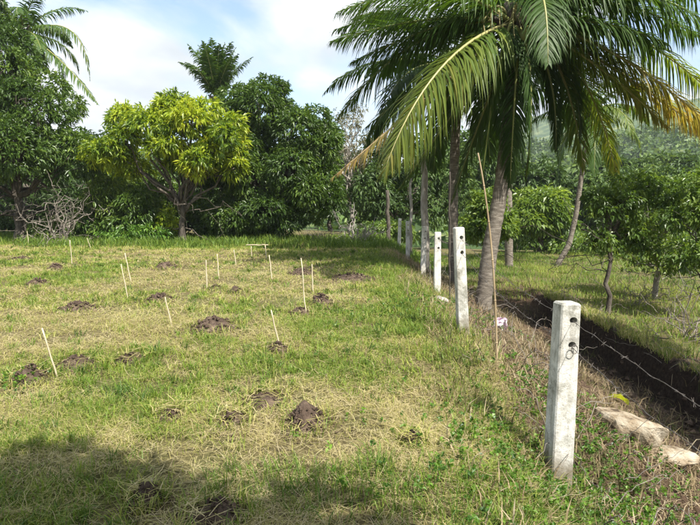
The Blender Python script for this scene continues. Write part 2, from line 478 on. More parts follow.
# ------------------------------------------------------------------ ground sheet
def axis(segs):
    out = []
    for a, b, s in segs:
        out.append(np.arange(a, b - 1e-6, s))
    out.append(np.array([segs[-1][1]]))
    return np.concatenate(out)
gx = axis([(-520, -120, 20), (-120, -30, 4), (-30, -9, 0.4), (-9, 7.5, 0.09), (7.5, 30, 0.4), (30, 120, 4), (120, 520, 20)])
gy = axis([(-60, -6, 3), (-6, 1.5, 0.3), (1.5, 15, 0.07), (15, 28, 0.16), (28, 60, 1.0), (60, 200, 4), (200, 1100, 20)])
GX, GY = np.meshgrid(gx, gy)
GZ = height(GX, GY)
t_edge = GX - edge_x(GY)
bare = np.maximum(0.75 * mound_mask(GX, GY), 0.52 * mound_mask(GX, GY, 1.7))
bank = sstep(-0.05, 0.6, t_edge) * (1 - sstep(16, 22, GY)) * (1 - sstep(5.4, 6.0, GX))
bare = np.maximum(bare, bank * 0.62)
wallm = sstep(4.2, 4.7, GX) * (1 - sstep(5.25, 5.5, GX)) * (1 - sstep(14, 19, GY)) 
bare = np.maximum(bare, wallm * 1.6)  # highest mask values carry the track's painted shade
rough_ = sstep(6, 8, GX) * 0.25
bare = np.maximum(bare, rough_ * vnoise(GX * 0.8, GY * 0.8, 71))
gm = MB()
ny, nx = GX.shape
ii = np.arange(ny - 1)[:, None]; jj = np.arange(nx - 1)[None]
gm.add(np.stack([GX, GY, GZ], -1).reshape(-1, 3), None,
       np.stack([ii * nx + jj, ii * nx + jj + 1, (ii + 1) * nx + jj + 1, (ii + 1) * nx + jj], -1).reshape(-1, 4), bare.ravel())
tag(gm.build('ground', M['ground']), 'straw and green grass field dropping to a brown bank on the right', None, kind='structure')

# ------------------------------------------------------------------ leaf clouds and trees
def leaves(mb, C, N, per, length, width, droop, spread, rng, tint0=0.0, tint1=1.0, bias=None):
    """whorls of folded leaves round the points C with outward directions N"""
    n = len(C)
    C = np.repeat(C, per, 0); N = np.repeat(N, per, 0)
    tb = np.repeat(rng.uniform(tint0, tint1, n) if bias is None else bias, per)
    m = len(C)
    D = norm(N * 0.7 + rng.normal(0, spread, (m, 3)) + np.array([0, 0, -droop]))
    L = length * rng.uniform(0.65, 1.2, m)[:, None]
    B = C + rng.normal(0, length * 0.25, (m, 3))
    S = norm(np.cross(D, rng.normal(0, 0.5, (m, 3)) + np.array([0, 0, 1.0])))
    Nn = np.cross(S, D)
    wd = width * rng.uniform(0.75, 1.2, m)[:, None]
    mid = B + D * L * 0.45
    v = np.stack([B, mid + S * wd + Nn * wd * 0.45, B + D * L - np.array([0, 0, 1.0]) * L * 0.18, mid - S * wd + Nn * wd * 0.45], 1).reshape(-1, 3)
    i = np.arange(m) * 4
    f = np.concatenate([np.stack([i, i + 1, i + 2], -1), np.stack([i, i + 2, i + 3], -1)])
    tt = np.clip(tb + rng.normal(0, 0.13, m), 0, 1)
    mb.add(v, f, None, np.repeat(tt, 4))

def crown_points(lobes, n, rng, shell=0.25, under=0.35):
    """points on the outside of a set of overlapping lobes (cx,cy,cz,rx,ry,rz)"""
    lob = np.asarray(lobes, float)
    wgt = (lob[:, 3] * lob[:, 4] + lob[:, 3] * lob[:, 5]); wgt = wgt / wgt.sum()
    k = rng.choice(len(lob), n * 3, p=wgt)
    d = norm(rng.normal(0, 1, (n * 3, 3)))
    keepdown = (d[:, 2] > -0.25) | (rng.random(n * 3) < under)
    r = 1 - shell * rng.random(n * 3) ** 1.6
    P = lob[k, :3] + d * lob[k, 3:] * r[:, None]
    inside = np.zeros(len(P), bool)
    for q in range(len(lob)):
        e = np.linalg.norm((P - lob[q, :3]) / lob[q, 3:], axis=1)
        inside |= (e < 0.72) & (k != q)
    ok = keepdown & ~inside
    return P[ok][:n], d[ok][:n], k[ok][:n]

def make_lobes(c, r, n, rng, size=(0.32, 0.5), flat=0.0):
    """n billows spread over the ellipsoid with centre c and radii r"""
    out = []
    c = np.asarray(c, float); r = np.asarray(r, float)
    ga = math.pi * (3 - math.sqrt(5))
    for i in range(n):
        z = 1 - (i + 0.5) * (1.75 - flat) / n
        a = i * ga + rng.uniform(-0.5, 0.5)
        q = math.sqrt(max(0, 1 - z * z))
        s = rng.uniform(*size)
        d = np.array([q * math.cos(a), q * math.sin(a), z]) * (1 - s * rng.uniform(0.75, 1.05))
        out.append((*(c + d * r), *(r * s * np.array([1, 1, rng.uniform(0.75, 1.0)]))))
    out.append((*c, *(r * 0.5)))
    return out

def limb_path(p0, p1, rng, n=7, wob=0.06, sag=0.12):
    p0 = np.asarray(p0, float); p1 = np.asarray(p1, float)
    L = np.linalg.norm(p1 - p0)
    t = np.linspace(0, 1, n)[:, None]
    p = p0 + (p1 - p0) * t
    p = p + np.array([0, 0, 1.0]) * (np.sin(t * math.pi) * sag * L * rng.uniform(-0.3, 1.0))
    w = rng.normal(0, wob * L, (n, 3)); w[0] = 0; w[-1] *= 0.3
    return p + w * np.minimum(1, t * 3)

def tree(name, label, cat, base, lobes, nclu, per, leaf, wid, mat, trunk_r, rng_seed, bark='bark', trunk_top=None, lean=(0, 0),
         group=None, droop=0.5, spread=0.55, nlimb=10, tints=(0.1, 0.8), stems=1, twigs=0, under=0.35, shell=0.25):
    rng = np.random.default_rng(rng_seed)
    base = np.asarray(base, float)
    root = empty(name, base, label, cat, group)
    lob = np.asarray(lobes, float)
    cen = lob[:, :3].mean(0)
    if trunk_top is None:
        trunk_top = np.array([base[0] + lean[0], base[1] + lean[1], base[2] + 0.45 * (cen[2] - base[2])])
    tm = MB()
    for s in range(stems):
        off = rng.normal(0, trunk_r * 1.6, 3) * (stems > 1); off[2] = 0
        b = base + off
        top = np.asarray(trunk_top, float) + off * 3
        path = limb_path(b - np.array([0, 0, 0.15]), top, rng, 8, 0.03 if trunk_r > 0.08 else 0.014, 0)
        tube(tm, path - base, np.linspace(trunk_r * 1.25, trunk_r * 0.8, 8) * (1 + 0.5 * np.exp(-np.arange(8) * 1.2)), 9)
        order = rng.permutation(len(lob))[:nlimb]
        for k in order:
            tgt = lob[k, :3] + rng.normal(0, 0.15, 3) * lob[k, 3:]
            st = path[-1] if rng.random() < 0.6 else path[5]
            lp = limb_path(st, tgt, rng, 7, 0.05, 0.15)
            tube(tm, lp - base, np.linspace(trunk_r * 0.55, trunk_r * 0.12, 7), 6)
            for _ in range(3):
                a = lp[rng.integers(2, 6)]
                e = lob[k, :3] + norm(rng.normal(0, 1, 3)) * lob[k, 3:] * 0.8
                tube(tm, limb_path(a, e, rng, 5, 0.07, 0.1) - base, np.linspace(trunk_r * 0.2, trunk_r * 0.05, 5), 5, cap=False)
        for _ in range(twigs):
            k = rng.integers(len(lob))
            a = path[rng.integers(3, 8)]
            e = a + norm(rng.normal(0, 1, 3) * np.array([1, 1, 0.35])) * np.array([2.4, 2.4, 1.0]) * rng.uniform(0.5, 1.2)
            tp = limb_path(a, e, rng, 7, 0.07, 0.05)
            tube(tm, tp - base, np.linspace(trunk_r * 0.25, trunk_r * 0.06, 7), 5, cap=False)
            for _ in range(3):
                e2 = tp[rng.integers(2, 7)]
                tube(tm, limb_path(e2, e2 + rng.normal(0, 0.5, 3), rng, 4, 0.08, 0) - base, np.linspace(trunk_r * 0.1, 0.005, 4), 4, cap=False)
    tm.build('trunk', M[bark], root)
    P, D, k = crown_points(lob, nclu, rng, shell, under)
    lobtint = rng.uniform(tints[0], tints[1], len(lob))
    bias = np.clip(0.55 * lobtint[k] + 0.45 * rng.uniform(tints[0], tints[1], len(P)), 0, 1)
    cm = MB()
    leaves(cm, P - base, D, per, leaf, wid, droop, spread, rng, bias=bias)
    tag(cm.build('crown', M[mat], root, smooth=False), kind='stuff')
    return root

def px_lobe(px, py, d, rpx, rpy, depth=None):
    c = at(px, py, d)
    s = d / FPX
    return (c[0], c[1], c[2], rpx * s, depth if depth else 0.5 * (rpx + rpy) * s, rpy * s)

def lobes_from(list_, seed, sub=5, size=(0.4, 0.6)):
    """each pixel ellipse becomes a cluster of smaller billows"""
    rng = np.random.default_rng(seed)
    out = []
    for l in list_:
        out += make_lobes(l[:3], l[3:], sub, rng, size)
    return out

def gbase(px, d):
    x = (px - 350) / FPX * d
    return np.array([x, d, hz(x, d)])

# --- big dark tree on the left edge
tree('mango_tree', 'big dark green tree filling the left edge, bare grey twigs under its crown', 'tree', gbase(20, 23.0),
     lobes_from([px_lobe(-8, 66, 23.0, 46, 52), px_lobe(32, 112, 22.6, 46, 42), px_lobe(-55, 110, 23, 70, 70), px_lobe(8, 150, 22.0, 70, 44), px_lobe(72, 158, 22.6, 36, 32), px_lobe(-30, 20, 24, 40, 40)], 101, 8),
     6200, 9, 0.21, 0.032, 'mango_dark', 0.17, 201, droop=0.35, nlimb=16, twigs=26, tints=(0.15, 0.85), group='mango trees at the far edge of the field')
# --- yellow green tree
tree('mango_tree', 'yellow green tree with fresh leaves and a forked grey trunk', 'tree', gbase(184, 22.2),
     lobes_from([px_lobe(140, 130, 22.0, 34, 26), px_lobe(192, 122, 21.8, 36, 28), px_lobe(186, 158, 22.6, 26, 16), px_lobe(110, 152, 21.8, 28, 20), px_lobe(135, 168, 22.4, 18, 12), px_lobe(226, 142, 22.0, 26, 34), px_lobe(168, 106, 22.4, 22, 14), px_lobe(204, 160, 21.6, 22, 22), px_lobe(165, 146, 21.4, 22, 14), px_lobe(236, 166, 22.2, 14, 18), px_lobe(120, 120, 22.6, 14, 16)], 102, 5, (0.4, 0.75)),
     2300, 9, 0.24, 0.034, 'mango_yellow', 0.11, 202, nlimb=22, twigs=5, shell=0.6, tints=(-0.05, 0.95), trunk_top=at(181, 205, 22.2), group='mango trees at the far edge of the field', under=0.25)
# --- dark tree right of it, down to the ground
tree('mango_tree', 'broad dark green tree reaching the ground, right of the yellow green tree', 'tree', gbase(275, 24.6),
     lobes_from([px_lobe(255, 112, 24.5, 44, 34), px_lobe(305, 138, 24.3, 40, 34), px_lobe(232, 165, 24.2, 38, 44), px_lobe(285, 180, 23.8, 44, 40), px_lobe(258, 215, 23.8, 50, 30), px_lobe(322, 190, 24.5, 24, 46)], 103, 7),
     6200, 9, 0.21, 0.032, 'mango_dark', 0.2, 203, droop=0.35, nlimb=12, tints=(0.1, 0.8), group='mango trees at the far edge of the field', under=0.6)
# --- darker foliage between them
tree('shade_tree', 'dark bushy tree behind the yellow green tree trunk', 'tree', gbase(128, 25.6),
     lobes_from([px_lobe(118, 190, 25.5, 34, 34), px_lobe(160, 195, 26, 34, 34), px_lobe(95, 222, 25.2, 26, 22), px_lobe(150, 225, 25.5, 34, 20), px_lobe(205, 215, 26, 26, 28)], 104, 5),
     2300, 8, 0.24, 0.038, 'mango_dark', 0.12, 204, nlimb=8, tints=(0.2, 0.95), under=0.6)
tree('shade_tree', 'mid green leafy bush filling the space left of the yellow green tree trunk', 'bush', gbase(118, 23.2),
     lobes_from([px_lobe(104, 200, 22.9, 24, 24), px_lobe(138, 206, 22.9, 26, 22), px_lobe(118, 226, 22.7, 32, 16), px_lobe(90, 226, 23, 20, 16)], 134, 6),
     1500, 8, 0.19, 0.034, 'mango_dark', 0.07, 234, nlimb=8, tints=(0.35, 1.0), under=0.6, stems=2)
tree('shade_tree', 'dark tree beyond the bare twigs at the far left', 'tree', gbase(40, 28.5),
     lobes_from([px_lobe(30, 190, 28.5, 50, 36), px_lobe(75, 205, 28.5, 40, 32), px_lobe(-30, 200, 28.5, 50, 40), px_lobe(30, 225, 28.5, 60, 18)], 105, 5),
     1000, 8, 0.32, 0.05, 'far_leaf', 0.14, 205, nlimb=8, tints=(0.0, 0.45), under=0.6)
# --- pale thin tree top behind
tree('thin_tree', 'thin greyish tree with sparse pale twigs behind the dark tree', 'tree', gbase(352, 33),
     lobes_from([px_lobe(350, 122, 33, 24, 22), px_lobe(338, 150, 33, 22, 26), px_lobe(368, 150, 33, 22, 24)], 106, 5),
     420, 5, 0.20, 0.035, 'pale_leaf', 0.12, 206, bark='pale_bark', nlimb=14, tints=(0.1, 0.9), shell=0.7)
# --- trees behind the fence line
tree('shade_tree', 'dark tree behind the far fence posts', 'tree', gbase(395, 33),
     lobes_from([px_lobe(375, 195, 33, 34, 40), px_lobe(420, 190, 34, 34, 44), px_lobe(395, 160, 34, 36, 30), px_lobe(450, 190, 35, 32, 46)], 107, 6),
     1700, 8, 0.30, 0.055, 'far_leaf', 0.15, 207, nlimb=8, tints=(0.0, 0.7), under=0.6)
tree('shade_bush', 'leafy lit bush between the second fence post and the leaning cane', 'bush', gbase(487, 20.5),
     lobes_from([px_lobe(488, 205, 20.5, 20, 18), px_lobe(478, 228, 20.3, 18, 18), px_lobe(500, 228, 20.6, 18, 18)], 108, 5),
     520, 8, 0.20, 0.05, 'small_leaf', 0.06, 208, nlimb=8, tints=(0.3, 1.0), under=0.6, stems=2)
tree('round_tree', 'rounded green tree between the pale palm trunk and the leaning palm', 'tree', gbase(541, 30),
     lobes_from([px_lobe(542, 208, 30, 32, 22), px_lobe(530, 222, 29.5, 22, 16), px_lobe(556, 222, 29.8, 22, 16)], 109, 7),
     1000, 8, 0.30, 0.06, 'small_leaf', 0.12, 209, nlimb=8, tints=(0.3, 1.0), under=0.3)
# --- middle-distance trees on the right
MID = [
    ('dark green tree low behind the leaning palm trunk', 590, 40, [(585, 205, 34, 30), (612, 195, 26, 26)], 'far_leaf', (0.1, 0.8)),
    ('bushy tree behind the thin-stemmed trees at the right edge', 668, 36, [(660, 195, 44, 30), (700, 200, 40, 40), (630, 215, 30, 26)], 'far_leaf', (0.2, 0.9)),
    ('dark tree low behind the main palm trunk', 515, 42, [(512, 190, 34, 30), (480, 175, 40, 36), (540, 180, 30, 22)], 'far_leaf', (0.0, 0.6)),
    ('dark far tree above the second fence post', 455, 52, [(450, 165, 40, 36), (490, 160, 36, 34)], 'far_leaf', (0.0, 0.6)),
    ('green far tree right of the drooping palm fronds', 640, 60, [(640, 178, 34, 18), (676, 172, 36, 18), (605, 176, 30, 18)], 'far_leaf', (0.2, 0.9)),
    ('dark far tree filling the gap behind the thin greyish tree', 330, 44, [(335, 180, 40, 34), (300, 190, 40, 40), (365, 190, 30, 30)], 'far_leaf', (0.0, 0.6)),
    ('dark far tree seen between the left trees', 90, 44, [(90, 175, 46, 40), (140, 190, 40, 40), (40, 180, 40, 40)], 'far_leaf', (0.0, 0.5)),
    ('dark far tree seen behind the broad dark tree', 220, 46, [(215, 180, 46, 46), (265, 190, 40, 40)], 'far_leaf', (0.0, 0.5)),
]
for q, (lab, bx, d, el, mt, ts) in enumerate(MID):
    tree('far_tree', lab, 'tree', gbase(bx, d), lobes_from([px_lobe(a, b, d, c, e) for a, b, c, e in el], 120 + q, 6),
         1100, 7, 0.011 * d, 0.0022 * d, mt, 0.15, 220 + q, nlimb=8, tints=ts, under=0.6, group='trees in the valley behind the field')
# --- thin-stemmed small-leaved trees right
tree('young_tree', 'small-leaved young tree with a thin dark stem standing behind the sunken track', 'tree', gbase(611, 12.9),
     lobes_from([px_lobe(618, 205, 13, 30, 26), px_lobe(640, 190, 13.3, 28, 22), px_lobe(596, 205, 13, 14, 18), px_lobe(630, 238, 13, 30, 22), px_lobe(600, 240, 12.8, 16, 18)], 131, 6),
     900, 7, 0.115, 0.026, 'small_leaf', 0.045, 231, nlimb=20, tints=(0.1, 0.9), shell=0.95, under=0.7, twigs=6, trunk_top=at(612, 235, 12.9), group='young trees behind the sunken track')
tree('young_tree', 'sparse young tree with several pale thin stems right of the dark stemmed one', 'tree', gbase(655, 15.2),
     lobes_from([px_lobe(655, 215, 15.2, 34, 28), px_lobe(680, 190, 15.2, 30, 22), px_lobe(650, 256, 15, 28, 24), px_lobe(685, 262, 14.6, 26, 22)], 132, 6),
     850, 7, 0.115, 0.026, 'small_leaf', 0.035, 232, bark='pale_bark', nlimb=12, tints=(0.2, 1.0), shell=0.95, under=0.7, stems=3, twigs=4, trunk_top=at(655, 250, 15.2), group='young trees behind the sunken track')
tree('young_tree', 'leafy young tree cut off by the right edge of the picture', 'tree', gbase(712, 12.5),
     lobes_from([px_lobe(690, 210, 12.5, 36, 34), px_lobe(725, 195, 12.5, 40, 40), px_lobe(700, 255, 12.3, 34, 24)], 133, 6),
     1050, 7, 0.115, 0.026, 'small_leaf', 0.05, 233, nlimb=12, tints=(0.1, 0.9), shell=0.95, under=0.7, twigs=6, group='young trees behind the sunken track')

def bare_shrub(name, label, base, h, n, seed, mat='twig', r=0.012, spread=0.8):
    rng = np.random.default_rng(seed)
    root = empty(name, base, label, 'shrub')
    mb = MB()
    for i in range(n):
        d = norm(rng.normal(0, spread, 3) + np.array([0, 0, 0.9]))
        d[2] = abs(d[2])
        p = limb_path((*rng.normal(0, 0.08, 2), -0.05), d * h * rng.uniform(0.6, 1.1), rng, 7, 0.06, 0.2)
        tube(mb, p, np.linspace(r, r * 0.35, 7), 5, cap=False)
        for _ in range(5):
            a = p[rng.integers(2, 7)]
            e = a + norm(rng.normal(0, 1, 3) + d * 0.6) * h * rng.uniform(0.2, 0.5)
            q = limb_path(a, e, rng, 5, 0.08, 0.1)
            tube(mb, q, np.linspace(r * 0.45, r * 0.2, 5), 4, cap=False)
            b = q[3]
            tube(mb, limb_path(b, b + rng.normal(0, 0.16 * h, 3), rng, 4, 0.08, 0), np.linspace(r * 0.25, r * 0.15, 4), 3, cap=False)
    mb.build('branches', M[mat], root)
    return root
bare_shrub('dry_shrub', 'leafless grey shrub leaning over the sunken track at the right edge', gbase(692, 10.6), 1.15, 13, 301)
bare_shrub('dry_shrub', 'tangle of bare arching twigs between the young stems on the right', gbase(640, 13.8), 0.9, 10, 302)
bare_shrub('dead_shrub', 'pale dead root-like shrub at the far field edge left of the fence', gbase(355, 22.5), 1.25, 14, 303, 'pale_bark', 0.03, 1.1)
bare_shrub('dead_shrub', 'tangle of bare grey branches under the big left tree', gbase(62, 21.6), 2.0, 16, 305, 'twig', 0.028, 1.2)
bare_shrub('dead_shrub', 'low pale brush under the broad dark tree', gbase(322, 23.0), 0.7, 9, 304, 'twig', 0.016, 1.2)

def low_bush(label, px, d, w, h, n, seed, mat='weed', leaf=0.16, tints=(0.3, 1.0)):
    rng = np.random.default_rng(seed)
    b = gbase(px, d)
    return tree('low_bush', label, 'bush', b, make_lobes((b[0], b[1], b[2] + h * 0.45), (w, w * 0.8, h * 0.55), 9, rng), n, 7, leaf, leaf * 0.22, mat, 0.025, seed, nlimb=7, tints=tints, under=0.6)
low_bush('bright green low bush left of the yellow green tree trunk', 138, 22.6, 1.5, 0.75, 420, 310)
low_bush('pale yellow green low plant at the foot of the yellow green tree', 166, 22.8, 0.5, 1.4, 160, 311, 'mango_yellow', 0.2, (0.2, 0.7))
low_bush('dark low bush at the far edge below the broad dark tree', 232, 24.4, 1.6, 0.9, 420, 312, 'mango_dark', 0.2, (0.3, 1.0))
low_bush('dark low bush at the far left edge of the field', 62, 24.0, 1.5, 0.9, 380, 313, 'mango_dark', 0.2, (0.3, 1.0))
low_bush('low bush at the far field edge just left of the far posts', 385, 26.0, 1.6, 0.9, 380, 314, 'small_leaf', 0.2, (0.3, 1.0))
low_bush('low dark growth under the rounded tree beyond the track', 560, 31.0, 3.2, 1.1, 460, 315, 'small_leaf', 0.22, (0.1, 0.8))
low_bush('low green growth at the far end of the lower land', 650, 28.0, 4.0, 1.3, 560, 316, 'small_leaf', 0.22, (0.1, 0.9))

# ------------------------------------------------------------------ wooded hillside (one mass)
rng = np.random.default_rng(401)
hm = MB()
nh = 6500
hx = rng.uniform(-160, 320, nh); hy = 64 + 386 * rng.random(nh)
keep = vnoise(hx * 0.02, hy * 0.02, 81) > 0.2
hx, hy = hx[keep], hy[keep]
hc = np.stack([hx, hy, height(hx, hy, False) + 1.5], -1)
per = 14
C = np.repeat(hc, per, 0)
size = np.repeat(rng.uniform(2.0, 4.2, len(hc)), per)[:, None]
D = norm(rng.normal(0, 1, (len(C), 3)) + np.array([0, -0.1, 0.35]))
C = C + D * size * np.array([1, 1, 0.8])
bias = np.clip(np.repeat(rng.uniform(0.0, 0.95, len(hc)), per) + rng.normal(0, 0.1, len(C)), 0, 1)
leaves(hm, C, D, 2, 1.7, 0.75, 0.15, 0.5, rng, bias=bias)
tag(hm.build('woodland', M['far_leaf'], smooth=False), 'wooded green hillside seen far behind the palms', 'woodland', kind='stuff')

# ------------------------------------------------------------------ palms
def frond(root, base, pts, nl, llen, tint, rng, hang=0.55, width=0.034, rtint=0.5, r0=0.035, ragged=0.05, rot=0.0, segs=3):
    """one feather leaf: rachis along pts, leaflets on both sides"""
    pts = np.asarray(pts, float)
    n = len(pts)
    seg = np.linalg.norm(np.diff(pts, axis=0), axis=1); s = np.concatenate([[0], np.cumsum(seg)]); L = s[-1]
    lm = MB()
    t = np.repeat(np.linspace(0.14, 0.995, nl), 2)
    side = np.tile([1.0, -1.0], nl)
    t = np.clip(t + rng.normal(0, 0.003, len(t)), 0.1, 0.999)
    keep = (rng.random(len(t)) > ragged) & (vnoise(t * 40, side * 7 + rng.uniform(0, 90), 3) > 0.10)
    t = t[keep]; side = side[keep]
    P = np.stack([np.interp(t * L, s, pts[:, k]) for k in range(3)], -1)
    P2 = np.stack([np.interp(np.minimum(t * L + 0.05, L), s, pts[:, k]) for k in range(3)], -1)
    P1 = np.stack([np.interp(np.maximum(t * L - 0.05, 0), s, pts[:, k]) for k in range(3)], -1)
    T = norm(P2 - P1)
    up = np.array([0, 0, 1.0])
    S0 = np.cross(T, up)
    overall = np.cross(pts[-1] - pts[0], up)
    S0 = S0 + 0.25 * overall / max(np.linalg.norm(overall), 1e-6)
    S0 = norm(S0)
    Nn = norm(np.cross(S0, T))
    if rot:
        S0, Nn = S0 * math.cos(rot) + Nn * math.sin(rot), Nn * math.cos(rot) - S0 * math.sin(rot)
    S = S0 * side[:, None]
    prof = np.clip(np.sin(np.clip((t * 0.93 + 0.10), 0, 1) * math.pi) ** 0.55, 0.18, 1)
    ll = llen * prof * rng.uniform(0.86, 1.1, len(t))
    fwd = 0.55 + 0.55 * t
    D = norm(S + T * fwd[:, None] + Nn * 0.15 + rng.normal(0, 0.11, (len(t), 3)))
    q = [P]
    d = D
    hg = hang * rng.uniform(0.5, 1.5, len(t)) * (1 + 1.6 * (rng.random(len(t)) < 0.06))
    for k in range(segs):
        d = norm(d + np.array([0, 0, -1.0]) * (hg * (0.55 + 0.55 * k))[:, None])
        q.append(q[-1] + d * (ll / segs)[:, None])
    Wv = norm(np.cross(d * 0.5 + D, Nn * 1.0 + up * 0.2))
    Wv = norm(Wv + rng.normal(0, 0.15, Wv.shape))
    w = width * rng.uniform(0.85, 1.15, len(t))
    wf = [0.45, 1.0, 0.75, 0.5, 0.3][:segs]
    verts = []
    for k in range(segs):
        verts += [q[k] + Wv * (w * wf[k] * 0.5)[:, None], q[k] - Wv * (w * wf[k] * 0.5)[:, None]]
    verts.append(q[segs])
    nv = 2 * segs + 1
    V = np.stack(verts, 1).reshape(-1, 3)
    i = np.arange(len(t)) * nv
    f4 = np.concatenate([np.stack([i + 2 * k, i + 2 * k + 1, i + 2 * k + 3, i + 2 * k + 2], -1) for k in range(segs - 1)])
    f3 = np.stack([i + 2 * segs - 2, i + 2 * segs - 1, i + 2 * segs], -1)
    ta = tint if np.ndim(tint) == 0 else np.interp(t, np.linspace(0, 1, len(tint)), tint)
    tt = np.clip(ta + rng.normal(0, 0.06, len(t)), 0, 1)
    lm.add(V - base, f3, f4, np.repeat(tt, nv))
    fo = lm.build('frond', M['palm'], root, smooth=False)
    fo['kind'] = 'stuff'
    rm = MB()
    tube(rm, pts - base, r0 * (1 - 0.86 * s / L) , 6, rtint)
    rm.build('rachis', M['rachis'], fo)
    return fo

def gfrond(c, az, el, L, sag, n=16):
    """a free frond that leaves the crown c at azimuth az, elevation el and arches under its weight"""
    p = [np.array(c, float)]; step = L / (n - 1)
    e = el
    for i in range(n - 1):
        d = np.array([math.cos(az) * math.cos(e), math.sin(az) * math.cos(e), math.sin(e)])
        p.append(p[-1] + d * step)
        e = max(e - sag / (n - 1) * (0.5 + 1.0 * i / n), -1.45)
    return np.array(p)

def palm(label, base, trunk_pts, r0, r1, seed, group='coconut palms'):
    rng = np.random.default_rng(seed)
    root = empty('coconut_palm', base, label, 'palm tree', group)
    tm = MB()
    tp = np.asarray(trunk_pts, float)
    t = np.linspace(0, 1, len(tp))
    n = 90
    tt = np.linspace(0, 1, n)
    P = np.stack([np.interp(tt, t, tp[:, k]) for k in range(3)], -1)
    for _ in range(12):
        P[1:-1] = 0.25 * P[:-2] + 0.5 * P[1:-1] + 0.25 * P[2:]
    r = r0 + (r1 - r0) * tt + 0.45 * r0 * np.exp(-tt * 16)
    r = r * (1 + 0.035 * np.sin(tt * n * 1.55) + 0.03 * rng.normal(0, 1, n))
    tube(tm, P - base, r, 14)
    tm.build('trunk', M['palm_bark'], root)
    # fibrous leaf bases
    fm = MB()
    top = P[-1] - base
    for i in range(16):
        a = i * 2.4; e = rng.uniform(0.5, 1.2)
        d = np.array([math.cos(a) * math.cos(e), math.sin(a) * math.cos(e), math.sin(e)])
        s = top + np.array([math.cos(a), math.sin(a), 0]) * r1 * 0.6 + np.array([0, 0, rng.uniform(-0.35, 0.1)])
        tube(fm, np.array([s, s + d * 0.3, s + d * 0.6]), [0.07, 0.055, 0.04], 6)
    fm.build('leaf_bases', M['bark'], root)
    return root, P[-1], rng

